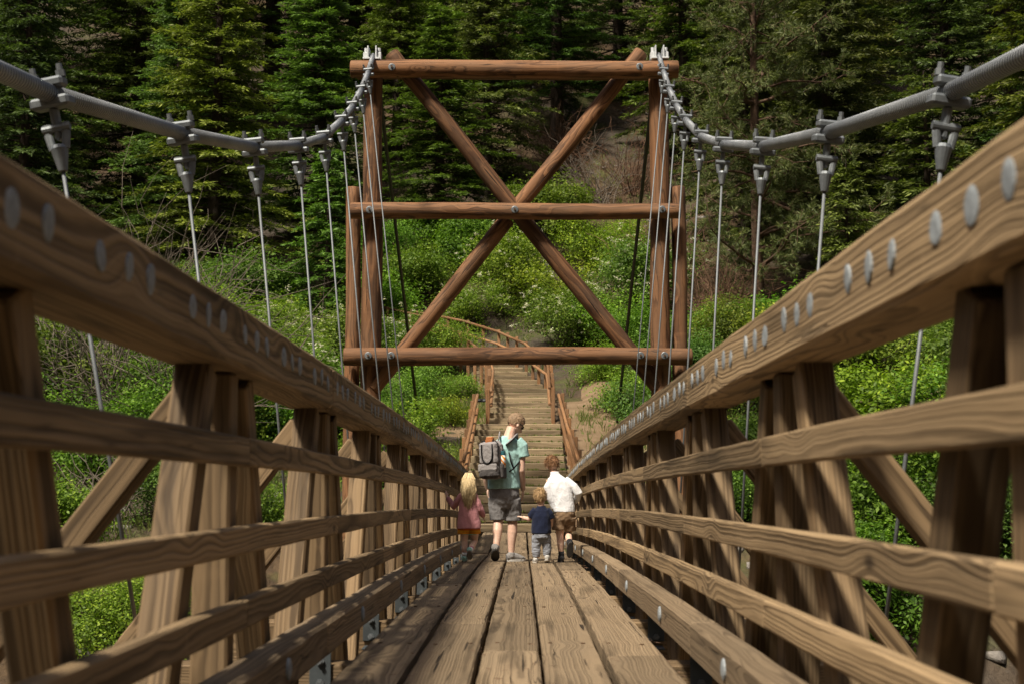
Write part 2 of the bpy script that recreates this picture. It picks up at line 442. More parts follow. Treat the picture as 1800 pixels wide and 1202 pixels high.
def gravel_mat():
    N = NT('gravel_fill'); p = N.obj()
    vo = N.n('ShaderNodeTexVoronoi'); N.l(p, vo.inputs['Vector']); vo.inputs['Scale'].default_value = 38.0
    n2 = N.noise(p, 3.0, 4.0, 0.6)
    c = N.mix(N.maprange(vo.outputs['Distance'], 0.0, 0.6), (0.44, 0.39, 0.32), (0.20, 0.165, 0.13))
    c = N.mix(N.maprange(n2, 0.4, 0.7, 0, 0.7), c, (0.34, 0.26, 0.165))
    N.pbsdf(c, 0.95, 0.0, N.bump(vo.outputs['Distance'], 0.6, 0.02), 0.1)
    return N.m
M_['gravel'] = gravel_mat()
M_['rock'] = plain_mat('grey_rock', (0.20, 0.18, 0.16), 0.9, 0.0, 0.5, 6, 0.9, 0.08)
M_['bark'] = plain_mat('bark', (0.050, 0.036, 0.027), 0.95, 0.0, 0.5, 9, 0.9, 0.05)
M_['redbark'] = plain_mat('pine_bark', (0.105, 0.064, 0.042), 0.95, 0.0, 0.5, 7, 0.9, 0.05)
M_['twig'] = plain_mat('dead_twig', (0.15, 0.122, 0.095), 0.9, 0.0, 0.4, 4, 0.4, 0.01)
M_['brown_twig'] = plain_mat('brown_dead_twig', (0.15, 0.085, 0.052), 0.9, 0.0, 0.45, 4, 0.4, 0.01)
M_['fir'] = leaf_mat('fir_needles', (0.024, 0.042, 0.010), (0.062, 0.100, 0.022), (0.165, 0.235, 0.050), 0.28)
M_['pine'] = leaf_mat('pine_needles', (0.050, 0.068, 0.022), (0.125, 0.155, 0.050), (0.27, 0.28, 0.105), 0.25)
M_['leaf'] = leaf_mat('shrub_leaves', (0.042, 0.082, 0.010), (0.108, 0.190, 0.022), (0.25, 0.36, 0.050), 0.40)
M_['grass'] = leaf_mat('grass_blades', (0.070, 0.105, 0.020), (0.145, 0.190, 0.040), (0.30, 0.29, 0.10), 0.35)
M_['flower'] = leaf_mat('cream_blossom', (0.55, 0.52, 0.38), (0.70, 0.68, 0.52), (0.80, 0.78, 0.64), 0.3, own=False)

# ================================================================== terrain
def zc(Y): return -0.824 - 0.0029 * Y - 0.0008 * Y * Y           # cambered bridge deck
LAND = -1.29                                                      # landing level
ST_Y0, ST_T, ST_R = 30.0, 0.74, 0.184                             # stairway: start, going, rise
def stair_pos(k):
    """centre and heading of step k"""
    x, y, h = -0.05, ST_Y0, 0.0
    kk = int(k); fr = k - kk
    for i in range(kk + 1):
        st = 1.0 if i < kk else fr
        h = 0.0 if i < 20 else (R(12) if i < 27 else (R(35) if i < 32 else R(62)))
        x -= math.sin(h) * ST_T * st; y += math.cos(h) * ST_T * st
    return x, y, LAND + ST_R * k, h
STAIR_PTS = np.array([stair_pos(k)[:3] for k in np.arange(0, 44.5, 0.5)])

PY = np.array([-200, -120, -60, -24, 8, 18, 23, 27, 29.0, 30.0, 48.0, 56.0, 64, 80, 100, 140, 240])
PZ = np.array([190.0, 100.0, 38.0, -2.0, -9.0, -6.8, -4.6, -2.4, -1.55, -1.45, 3.0, 6.6, 11.0, 22.0, 38.0, 72.0, 160.0])  # first heights: unseen bank behind the camera, steepened to cut low sky light
def hnoise(X, Y):
    return (0.5 * np.sin(0.31 * X + 0.17 * Y + 1.3) * np.cos(0.23 * Y - 0.11 * X) + 0.28 * np.sin(0.83 * X - 0.4 * Y + 0.7)
            + 0.15 * np.sin(1.9 * X + 1.3 * Y) * np.cos(1.5 * Y - 0.8 * X + 2.0))
def hz(X, Y):
    X = np.asarray(X, dtype=float); Y = np.asarray(Y, dtype=float)
    b = np.interp(Y, PY, PZ)
    side = np.clip(np.abs(X + 0.1) - 2.2, 0, 12)
    b = b + np.where(Y > 28, 1, 0) * side * 0.10 * np.clip((Y - 28) / 6, 0, 1) * np.clip((64 - Y) / 10, 0, 1)
    b = b + np.clip(np.abs(X) - 45, 0, 200) * 0.75 * np.clip((60 - Y) / 40, 0, 1)      # unseen side slopes, added to block low sky light
    nz = hnoise(X, Y) * np.clip(np.abs(Y) / 60, 0.35, 1.6)
    # stairway corridor
    d = np.full(X.shape, 1e9); zs = np.zeros(X.shape)
    for (sx, sy, sz) in STAIR_PTS:
        dd = (X - sx) ** 2 + (Y - sy) ** 2
        m = dd < d; d = np.where(m, dd, d); zs = np.where(m, sz, zs)
    d = np.sqrt(d)
    w = np.clip((d - 1.5) / 2.0, 0, 1); w = w * w * (3 - 2 * w)
    w = np.where(Y < 29.5, 1.0, w)
    z = (b + nz) * w + (zs - 0.26) * (1 - w)
    # nothing may rise through the bridge
    cap = np.where((np.abs(X) < 3.0) & (Y < 30), np.where(Y > 22, LAND - 0.45, -1.9), 1e9)
    return np.minimum(z, cap)

gx = np.unique(np.concatenate([np.arange(-140, -16, 3.0), np.arange(-16, 16, 0.5), np.arange(16, 141, 3.0)]))
gy = np.unique(np.concatenate([np.arange(-200, 18, 5.0), np.arange(18, 62, 0.5), np.arange(62, 241, 2.5)]))
GX, GY = np.meshgrid(gx, gy)
GZ = hz(GX, GY)
nX, nY = len(gx), len(gy)
Vt = np.stack([GX.ravel(), GY.ravel(), GZ.ravel()], 1)
ii, jj = np.meshgrid(np.arange(nX - 1), np.arange(nY - 1))
a = (jj * nX + ii).ravel()
Ft = np.stack([a, a + 1, a + 1 + nX, a + nX], 1)
tag(link('hillside', mesh_np('hillside', Vt, Ft, M_['ground'], True)), 'brown stony hillside rising behind the stairway', kind='structure')
def gz(x, y): return float(hz(np.array([x]), np.array([y]))[0])

# bare trodden dirt bank right of the stairs, a sheet lying just above the hillside
def sheet(name, x0, x1, y0, y1, mat, dz, edge, n=26, label=None):
    xs = np.linspace(x0, x1, n); ys = np.linspace(y0, y1, n); V = []; F = []; idx = {}
    X, Y = np.meshgrid(xs, ys); Z = hz(X, Y)
    u = (X - (x0 + x1) / 2) / ((x1 - x0) / 2); v = (Y - (y0 + y1) / 2) / ((y1 - y0) / 2)
    rr = np.sqrt(u * u + v * v) + 0.16 * np.sin(3 * np.arctan2(v, u) + 1.0) + 0.09 * np.sin(7 * np.arctan2(v, u))
    Z = Z + dz * np.clip((1.0 - rr) * 4, -1.5, 1) + 0.03 * np.sin(3 * X) * np.sin(2.6 * Y)
    Vv = np.stack([X.ravel(), Y.ravel(), Z.ravel()], 1)
    i, j = np.meshgrid(np.arange(n - 1), np.arange(n - 1)); a = (j * n + i).ravel()
    o = link(name, mesh_np(name, Vv, np.stack([a, a + 1, a + 1 + n, a + n], 1), mat, True))
    return tag(o, label, kind='structure')
sheet('dirt_bank', 0.9, 4.0, 30.6, 48.0, M_['dirt'], 0.07, 0.3, 44, 'bare tan dirt bank right of the stairway')
sheet('dirt_verge', -3.2, -0.7, 39.5, 48.0, M_['dirt'], 0.05, 0.3, 34, 'patch of bare soil left of the upper stairs')

# ================================================================== tower
TX, TY = -0.07, 29.55
tower = empty('timber_tower', (TX, TY, LAND), 'brown log suspension tower with crossed braces standing at the foot of the stairs', 'tower')
for s in (-1, 1):
    log('log_post', (TX + s * 3.02, TY, -3.6), (TX + s * 3.02, TY, 8.45), 0.228, 0.20, M_['log'], tower)
    log('side_post', (TX + s * 3.43, TY + 0.12, -3.6), (TX + s * 3.43, TY + 0.12, 5.95), 0.18, 0.155, M_['log'], tower)
YB = TY - 0.385
beams = {}
beams['t'] = log('log_beam', (TX - 3.46, YB, 8.36), (TX + 3.40, YB, 8.34), 0.18, 0.19, M_['log'], tower)
log('log_beam', (TX - 3.42, TY + 0.40, 8.53), (TX + 3.36, TY + 0.40, 8.50), 0.17, 0.17, M_['log'], tower)
beams['m'] = log('log_beam', (TX - 3.44, YB, 5.35), (TX + 3.42, YB, 5.34), 0.176, 0.162, M_['log'], tower)
beams['l'] = log('log_beam', (TX - 3.54, YB, 2.335), (TX + 3.62, YB, 2.325), 0.185, 0.18, M_['log'], tower)
pa, pb = Vector((-2.72, TY - 0.06, 8.78)), Vector((2.90, TY - 0.06, 1.68))
pc, pd = Vector((2.60, TY - 0.04, 8.82)), Vector((-3.05, TY - 0.04, 1.68))
log('log_brace', pa, pb, 0.165, 0.17, M_['log'], tower)
dirn = (pd - pc).normalized(); mid = pc + dirn * ((pc - pd).length * 0.487)
log('log_brace', pc, mid - dirn * 0.13, 0.16, 0.16, M_['log'], tower)
log('log_brace', mid + dirn * 0.13, pd, 0.165, 0.17, M_['log'], tower)
def washer(parent, x, y, z, r=0.075, name='bolt'):
    b = MB(); b.tube([(x, y, z), (x, y - 0.018, z), (x, y - 0.024, z)], [r, r, r * 0.86], 18)
    b.cyl((x, y - 0.024, z), (x, y - 0.03, z), r * 0.55, 14)
    o = b.build(name, M_['galv'], parent)
    c = MB(); c.cyl((x, y - 0.03, z), (x, y - 0.075, z), r * 0.3, 8); c.build('bolt_end', M_['rusty'], o)
for (key, xs, z, rr) in (('t', (-3.02, -2.58, 2.58, 3.02), 8.35, .185), ('m', (-3.02, -0.02, 3.02), 5.345, .17), ('l', (-3.02, -2.55, 2.55, 3.04), 2.33, .183)):
    for x in xs: washer(beams[key], TX + x, YB - rr + 0.004, z)
for s in (-1, 1):
    x = TX + s * 3.02
    b = MB(); b.box((x, TY - 0.18, 8.57), (0.36, 0.62, 0.04), ch=0.006)
    for q in (-1, 1):
        b.box((x + q * 0.085, TY - 0.18, 8.73), (0.03, 0.40, 0.28), ch=0.006)
        b.box((x + q * 0.145, TY - 0.22, 8.66), (0.09, 0.22, 0.16), ch=0.01)
        b.cyl((x + q * 0.14, TY - 0.24, 8.73), (x + q * 0.14, TY - 0.24, 8.85), 0.035, 8)
    b.build('cable_saddle', M_['whitemetal'], tower)

# ================================================================== deck
deck = empty('bridge_deck', (0, 12, zc(12)), 'worn brown plank bridge deck running towards the stairway', 'bridge deck')
PW, PG = 0.30, 0.026
cuts = {0: [-3.2, 0.6, 4.2, 8.9, 12.6, 17.4, 22.28], 1: [-3.2, 1.8, 5.4, 8.6, 13.3, 18.1, 22.28], 2: [-3.2, -0.5, 3.3, 7.1, 11.8, 16.4, 22.28],
        3: [-3.2, 1.0, 5.0, 8.55, 12.2, 16.9, 22.28], 4: [-3.2, 2.4, 6.9, 10.7, 15.2, 19.2, 22.28]}
for i in range(5):
    cx = (i - 2) * PW + rng.uniform(-0.004, 0.004)
    for y0, y1 in zip(cuts[i][:-1], cuts[i][1:]):
        # planks follow the camber: thick timber bent into three short straight runs inside one mesh
        L = y1 - y0 - 0.006
        M, LL = frame((cx, y0 + 0.003, zc(y0) - 0.04), (cx, y0 + 0.003 + L, zc(y0 + L) - 0.04))
        me = timber_mesh('plank', LL, PW - PG, 0.08, M_['deck'], seg=0.33, ch=0.010, jit=0.0028)
        for v in me.vertices:
            t = v.co.x / LL; v.co.z += 0.0008 * L * L * t * (1 - t)
        link('plank', me, deck, M @ Matrix.Translation((0, 0, rng.uniform(-0.003, 0.003))))
for i in range(5):
    cx = (i - 2) * PW * 1.02
    timber('plank', (cx, 22.42, LAND + rng.uniform(-.004, .004) - 0.03), (cx, 29.9, LAND - 0.04), PW - PG, 0.08, M_['deck'], deck, ch=0.010, jit=0.003, seg=0.4)
YV = [5.0 + 2.44 * i for i in range(-2, 10)]
nb = MB()
for y in YV:
    for i in range(5):
        for q in (-0.085, 0.085):
            xx = (i - 2) * PW + q + rng.uniform(-.015, .015); yy = y + rng.uniform(-.05, .05)
            zz = (zc(yy) if yy < 22.3 else LAND) + 0.0035
            nb.tube([(xx, yy, zz - 0.006), (xx, yy, zz)], 0.011, 8)
tag(nb.build('nail_heads', M_['rusty'], deck), kind='stuff')
for y in YV:
    z = (zc(y) if y < 22 else min(zc(y), LAND)) - 0.095
    timber('crossbeam', (-2.16, y, z - 0.14), (2.16, y, z - 0.14), 0.20, 0.28, M_['post'], deck)
for x in (-0.55, 0.0, 0.55):
    for y0, y1 in zip(YV[:-1], YV[1:]):
        z0 = min(zc(y0), zc(y0)) - 0.19; z1 = zc(y1) - 0.19
        if y1 > 22: z0 = min(z0, LAND - 0.19); z1 = min(z1, LAND - 0.19)
        timber('stringer', (x, y0 + 0.105, z0), (x, y1 - 0.105, z1), 0.12, 0.18, M_['post'], deck, seg=2)

# ================================================================== truss railings
def zr(Y): return zc(Y) + 0.03 * max(0.0, (9.0 - Y) / 7.0)
def truss(s, label):
    t = empty('truss_railing', (s * 1.0, 12, zr(12)), label, 'railing')
    XI = 0.885                                     # inner face of chord
    ys = [YV[0] - 1.22 + 2.44 * i for i in range(13)]; ys[-1] = 28.15
    def ch(y): return zr(y) + 1.285
    # top chord in lengths of about two panels
    spl = [-1.2, 2.1, 7.1, 12.2, 16.9, 20.6, 24.4, 28.15]
    for a_, b_ in zip(spl[:-1], spl[1:]):
        M, L = frame((s * (XI + 0.11), a_ + 0.002, ch(a_)), (s * (XI + 0.11), b_ - 0.002, ch(b_)))
        me = timber_mesh('top_chord', L, 0.22, 0.205, M_['rail'], seg=0.35, ch=0.014, jit=0.0030)
        for v in me.vertices:
            q = v.co.x / L; v.co.z += 0.0008 * L * L * q * (1 - q)
        c = link('top_chord', me, t, M)
        # bolts through the chord, in threes
        for y in YV:
            for g in (-0.97, -0.19, 0.60):
                for k in range(3):
                    yy = y + g + 0.215 * k + rng.uniform(-.012, .012)
                    if not (a_ + 0.05 < yy < b_ - 0.05) or yy < 1.9: continue
                    zz = ch(yy) + 0.012 + rng.uniform(-.008, .008); r = 0.040
                    xi = s * XI
                    ty, tz = rng.uniform(-.0004, .0004), rng.uniform(-.0004, .0004); r *= rng.uniform(0.93, 1.05); x0 = xi + s * 0.004
                    b = MB(); b.tube([(x0, yy, zz), (x0 - s * 0.0065, yy + ty, zz + tz), (x0 - s * 0.009, yy + 2 * ty, zz + 2 * tz), (x0 - s * 0.010, yy + 2 * ty, zz + 2 * tz)], [r, r * 0.97, r * 0.66, r * 0.3], 16)
                    b.build('bolt', M_['bolt'], c, smooth=False)
    for y in YV:
        zb, zt = zr(y) - 0.40, zr(y) + 1.178
        timber('post', (s * 1.015, y, zb), (s * 1.015, y, zt), 0.13, 0.125, M_['post'], t, up=(s, 0, 0), seg=0.5)
        for q in (-1, 1):
            zt2 = zr(y + q * 0.31) + 1.176
            timber('diagonal', (s * 1.018, y + q * 1.05, zr(y + q) - 0.40), (s * 1.018, y + q * 0.31, zt2), 0.135, 0.115, M_['post'], t, up=(s, 0, 0), seg=0.5)
        timber('outrigger', (s * 2.04, y, zr(y) - 0.10), (s * 1.10, y, zr(y) + 1.12), 0.10, 0.14, M_['post'], t, up=(0, 1, 0), seg=0.5)
        # steel plate tying the post to the crossbeam
        zp = (zr(y) if y < 22 else min(zr(y), LAND)) - 0.10
        b = MB(); b.box((s * 0.965, y - 0.112, zp - 0.03), (0.11, 0.012, 0.18), ch=0.003); b.box((s * 0.93, y - 0.19, zp - 0.155), (0.16, 0.16, 0.012), ch=0.003)
        p = b.build('steel_plate', M_['plate'], t)
        for dz in (-0.05, 0.06):
            b = MB(); b.cyl((s * 0.965, y - 0.118, zp + dz - .04), (s * 0.965, y - 0.132, zp + dz - .04), 0.022, 6); b.cyl((s * 0.965, y - 0.132, zp + dz - .04), (s * 0.965, y - 0.15, zp + dz - .04), 0.012, 6)
            b.build('bolt', M_['galv'], p)
    for (z0, hh, th, nm, off) in ((0.905, 0.100, 0.048, 'rail', 0), (0.600, 0.095, 0.048, 'rail', 1), (0.345, 0.100, 0.048, 'rail', 0)):
        ny = list(range(off - 2, 26, 2))
        es = [YV[0] + 2.44 * k for k in ny]; es = [e for e in es if e < 27.5] + [28.1]
        es = [e for e in es if e > -5]
        for a_, b_ in zip(es[:-1], es[1:]):
            x = s * (0.945 - th / 2 - 0.002)
            M, L = frame((x, a_ + 0.003, zr(a_) + z0), (x, b_ - 0.003, zr(b_) + z0))
            me = timber_mesh(nm, L, th, hh, M_['rail'], seg=0.4, ch=0.007, jit=0.0018)
            for v in me.vertices:
                q = v.co.x / L; v.co.z += 0.0008 * L * L * q * (1 - q)
            link(nm, me, t, M)
    es = [YV[0] - 2.44, YV[1] - 0.9, 5.0 + 1.4, 11.1, 14.6, 18.2, 22.0, 25.6]
    for a_, b_ in zip(es[:-1], es[1:]):
        x = s * (0.80 + 0.066)
        M, L = frame((x, a_ + 0.004, zr(a_) + 0.115), (x, b_ - 0.004, zr(b_) + 0.115))
        me = timber_mesh('curb', L, 0.13, 0.155, M_['curb'], seg=0.4, ch=0.013, jit=0.0028)
        for v in me.vertices:
            q = v.co.x / L; v.co.z += 0.0008 * L * L * q * (1 - q)
        c = link('curb', me, t, M)
        for y in YV:
            if a_ + 0.1 < y + 0.3 < b_ - 0.1:
                yy = y + 0.3; b = MB(); xx = s * 0.801
                b.tube([(xx, yy, zr(yy) + 0.12), (xx - s * 0.008, yy, zr(yy) + 0.12), (xx - s * 0.013, yy, zr(yy) + 0.12)], [0.042, 0.04, 0.024], 16)
                b.build('bolt', M_['bolt'], c)
    for a_, b_ in zip(YV[::2], YV[2::2] + [28.1]):
        timber('bottom_chord', (s * 1.015, a_ + .003, zr(a_) - 0.49), (s * 1.015, b_ - .003, zr(b_) - 0.49), 0.16, 0.17, M_['post'], t, seg=1.2)
    return t
truss(-1, 'weathered timber truss railing with round bolt heads along the left of the deck')
truss(1, 'weathered timber truss railing with round bolt heads along the right of the deck')

# ================================================================== cables
HX = [2.52, 2.50, 2.40, 2.285, 2.24, 2.245, 2.32, 2.42, 2.565, 2.71, 2.86]
HZ = [1.62, 1.76, 2.00, 2.37, 2.83, 3.41, 4.075, 4.89, 5.73, 6.66, 7.67]
HY = [2.56, 5.0] + [7.44 + 2.44 * i for i in range(9)]
def main_cable(s, label):
    cc = -0.06
    t = empty('main_cable', (cc + s * 2.4, 7.44, 2.0), label, 'cable')
    P = [Vector((cc + s * x, y, z)) for x, y, z in zip(HX, HY, HZ)] + [Vector((TX + s * 3.02, TY - 0.15, 8.72))]
    for a_, b_ in zip(P[:-1], P[1:]):
        M, L = frame(a_, b_)
        V, F = tube_vf([(-0.01, 0, 0), (L + 0.01, 0, 0)], 0.052, 20)
        me = bpy.data.meshes.new('strand'); me.from_pydata([tuple(v) for v in V], [], F); me.materials.append(M_['cable'])
        me.polygons.foreach_set('use_smooth', [len(f) == 4 for f in F])
        link('strand', me, t, M)
    # backstay beyond the tower
    b = MB(); b.tube([P[-1], (TX + s * 3.0, TY + 0.4, 8.66), (TX + s * 2.90, 42.0, gz(TX + s * 2.9, 42.0) - 0.2)], 0.042, 12)
    b.build('backstay', M_['black'], t, smooth=True)
    for i in range(1, 11):
        p = P[i]; d = (P[min(i + 1, 11)] - P[i - 1]).normalized()
        bot = Vector((s * 1.90, HY[i], zc(HY[i]) - 0.10))
        hd = (bot - p).normalized()
        # clamp: local x across, y along cable, z up
        up = (-hd - d * (-hd).dot(d)).normalized(); ax = d.cross(up).normalized()
        Mr = Matrix((ax, d, up)).transposed()
        c = MB()
        for (zz, wx, hh, ly) in ((0.055, 0.18, 0.056, 0.10), (-0.050, 0.215, 0.060, 0.125)):
            c.box(p + Mr @ Vector((0, 0, zz)), (wx, ly, hh), Mr, ch=0.014)
        c.box(p + Mr @ Vector((0, 0, -0.165)), (0.042, 0.07, 0.18), Mr, ch=0.014)
        co = c.build('clamp', M_['galv'], t)
        for q in (-1, 1):
            b = MB(); o_ = Vector((q * 0.074, 0, 0))
            b.tube([p + Mr @ (o_ + Vector((0, 0, 0.08))), p + Mr @ (o_ + Vector((0, 0, 0.115)))], 0.026, 6)
            b.tube([p + Mr @ (o_ + Vector((0, 0, 0.11))), p + Mr @ (o_ + Vector((0, 0, 0.15)))], 0.017, 10)
            b.build('bolt', M_['galv'], co)
        # forked socket
        u = -hd; a2 = (Mr @ Vector((1, 0, 0))); a2 = (a2 - u * a2.dot(u)).normalized(); b2 = u.cross(a2)
        Ms = Matrix((a2, b2, u)).transposed()
        sk = MB()
        for q in (-1, 1):
            sk.tube([p + Ms @ Vector((q * 0.046, 0, -0.165)), p + Ms @ Vector((q * 0.048, 0, -0.225)), p + Ms @ Vector((q * 0.036, 0, -0.305))], [(0.012, 0.028), (0.012, 0.025), (0.016, 0.022)], 10)
        sk.tube([p + Ms @ Vector((0, 0, -0.285)), p + Ms @ Vector((0, 0, -0.305)), p + Ms @ Vector((0, 0, -0.425)), p + Ms @ Vector((0, 0, -0.43))], [0.038, 0.047, 0.025, 0.020], 14)
        so = sk.build('socket', M_['galv'], t, smooth=False)
        b = MB(); b.cyl(p + Ms @ Vector((-0.075, 0, -0.19)), p + Ms @ Vector((0.075, 0, -0.19)), 0.022, 10); b.build('pin', M_['galv'], so)
        top = p + Ms @ Vector((0, 0, -0.425))
        Mh, L = frame(top, bot, (0, 1, 0))
        V, F = tube_vf([(0, 0, 0), (L, 0, 0)], 0.0112, 8)
        me = bpy.data.meshes.new('hanger'); me.from_pydata([tuple(v) for v in V], [], F); me.materials.append(M_['rod'])
        me.polygons.foreach_set('use_smooth', [len(f) == 4 for f in F])
        link('hanger', me, t, Mh)
main_cable(-1, 'grey wrapped suspension cable with clamps and hangers on the left side')
main_cable(1, 'grey wrapped suspension cable with clamps and hangers on the right side')

# ================================================================== stairway
stairs = empty('timber_stairway', (-0.05, ST_Y0, LAND), 'long timber and gravel stairway climbing the bank beyond the bridge', 'stairway')
NST = 41
for k in range(NST):
    x, y, z, h = stair_pos(k)
    if k <= 13: hw, cx = 1.17, -0.05
    else: hw, cx = 0.92, 0.02
    dx, dy = math.cos(h), math.sin(h)
    fx, fy = -math.sin(h), math.cos(h)
    cxw, cyw = x + (cx + 0.05 if h == 0 else 0), y
    a_ = (cxw - dx * hw * rng.uniform(0.985, 1.02), cyw - dy * hw, z + ST_R / 2 - 0.006)
    b_ = (cxw + dx * hw * rng.uniform(0.985, 1.03), cyw + dy * hw, z + ST_R / 2 - 0.006)
    me_kw = dict(seg=0.35, ch=0.018, jit=0.006)
    M, L = frame(a_, b_)
    timber('step_riser', a_, b_, 0.13, ST_R, M_['step'], stairs, **me_kw)
    # gravel fill behind the riser, worn a little hollow
    x2, y2, z2, h2 = stair_pos(k + 1)
    n = 7; V = []; F = []
    for j in range(2):
        for i in range(n):
            q = -1 + 2 * i / (n - 1)
            px = (cxw + fx * 0.066 if j == 0 else cxw + fx * (ST_T - 0.06)) + dx * hw * q
            py = (cyw + fy * 0.066 if j == 0 else cyw + fy * (ST_T - 0.06)) + dy * hw * q
            V.append((px, py, z + ST_R - 0.022 - 0.02 * (1 - q * q) + rng.uniform(-.006, .006)))
    for i in range(n - 1): F.append((i, i + 1, n + i + 1, n + i))
    nv = len(V)
    V += [(v[0], v[1], v[2] - 0.3) for v in V]
    F += [(i + 1, i, nv + i, nv + i + 1) for i in range(n - 1)] + [(0, n, nv + n, nv), (2 * n - 1, n - 1, nv + n - 1, nv + 2 * n - 1)]
    me = mesh_np('tread', V, F, M_['gravel']); link('tread', me, stairs)

def handrail(pts, label, group, post_h=0.98, rail_h=(0.90, 0.50), every=1.05, side=1, r=0.045):
    """pts: list of ground points along the rail"""
    t = empty('handrail', pts[0], label, 'handrail', group)
    P = [Vector(p) for p in pts]
    cum = [0.0]
    for a_, b_ in zip(P[:-1], P[1:]): cum.append(cum[-1] + (b_ - a_).length)
    def at(d):
        d = max(0, min(cum[-1], d))
        for i in range(len(P) - 1):
            if d <= cum[i + 1] + 1e-6: return P[i].lerp(P[i + 1], (d - cum[i]) / max(1e-6, cum[i + 1] - cum[i]))
        return P[-1]
    n = max(1, int(round(cum[-1] / every)))
    for i in range(n + 1):
        p = at(cum[-1] * i / n)
        timber('post', p - Vector((0, 0, 0.35)), p + Vector((0, 0, post_h + rng.uniform(-.03, .04))), 0.105, 0.105, M_['stairrail'], t, up=(0, -1, 0), seg=0.6, ch=0.01)
    for rh in rail_h:
        for i in range(len(P) - 1):
            a_ = P[i] + Vector((side * 0.10, 0, rh)); b_ = P[i + 1] + Vector((side * 0.10, 0, rh))
            d = (b_ - a_).normalized() * 0.03
            log('rail', a_ - d, b_ + d, r, r, M_['stairrail'], t, n=12, jit=0.004)
    return t
def zs(y): return LAND + ST_R * (y - ST_Y0) / ST_T
handrail([(-1.36, 32.2, zs(32.2) + .05), (-1.32, 36, zs(36) + .05), (-1.29, 39.8, zs(39.8) + .05)], 'lower stair handrail of orange-brown logs on the left', 'stair handrails', side=1, post_h=0.92)
handrail([(1.44, 32.2, zs(32.2) + .05), (1.28, 36, zs(36) + .05), (1.19, 39.8, zs(39.8) + .05)], 'lower stair handrail of orange-brown logs on the right', 'stair handrails', side=-1, post_h=0.92)
def offs(k, o):
    x, y, z, h = stair_pos(k); return (x + math.cos(h) * o, y + math.sin(h) * o, z + 0.12)
handrail([offs(13.4, -0.86), offs(18, -0.88), offs(21, -0.92), offs(24, -1.0), offs(28, -1.0), offs(32, -1.0), offs(35, -1.0), offs(38, -1.0)], 'upper stair handrail on the left, bending away behind the low crossbeam', 'stair handrails', side=1)
handrail([offs(13.4, 0.98), offs(17, 1.0), offs(19.5, 0.98), offs(21.5, 0.9), offs(24, 0.95), offs(28, 0.95), offs(31, 0.95), offs(34, 0.95), offs(37, 1.0), offs(40, 1.0)], 'upper stair handrail on the right, curving up and left past the crossbeam', 'stair handrails', side=-1, post_h=1.05, rail_h=(1.0, 0.55))
b = MB(); b.box((-1.08, 39.95, zs(39.9) + 0.78), (0.30, 0.05, 0.10), ch=0.01)
sg = b.build('black_box', M_['black']); tag(sg, 'small black box fixed beside the left stair handrail post', 'box')
b = MB()
for q in (-0.07, 0.07): b.box((-1.08 + q, 39.92, zs(39.9) + 0.785), (0.075, 0.012, 0.045), ch=0.003)
b.build('face_plate', M_['rod'], sg)

# ================================================================== vegetation
def leaves_vf(P, D, Nn, L, W):
    """one diamond-like quad per leaf: base, side, tip, side"""
    P = np.asarray(P); n = len(P)
    S = np.cross(D, Nn); S /= (np.linalg.norm(S, axis=1, keepdims=True) + 1e-9)
    L = np.broadcast_to(L, (n,))[:, None]; W = np.broadcast_to(W, (n,))[:, None]
    mid_ = P + D * L * 0.45
    V = np.stack([P, mid_ + S * W * 0.5, P + D * L, mid_ - S * W * 0.5], 1).reshape(-1, 3)
    F = np.arange(n * 4).reshape(n, 4)
    return V, F

def unit(v): return v / (np.linalg.norm(v, axis=-1, keepdims=True) + 1e-9)

def stick_mesh(name, sticks, mat, n=5):
    mb = MB()
    for pts, rad in sticks: mb.tube(pts, rad, n, False)
    return mb.mesh(name, mat, True)

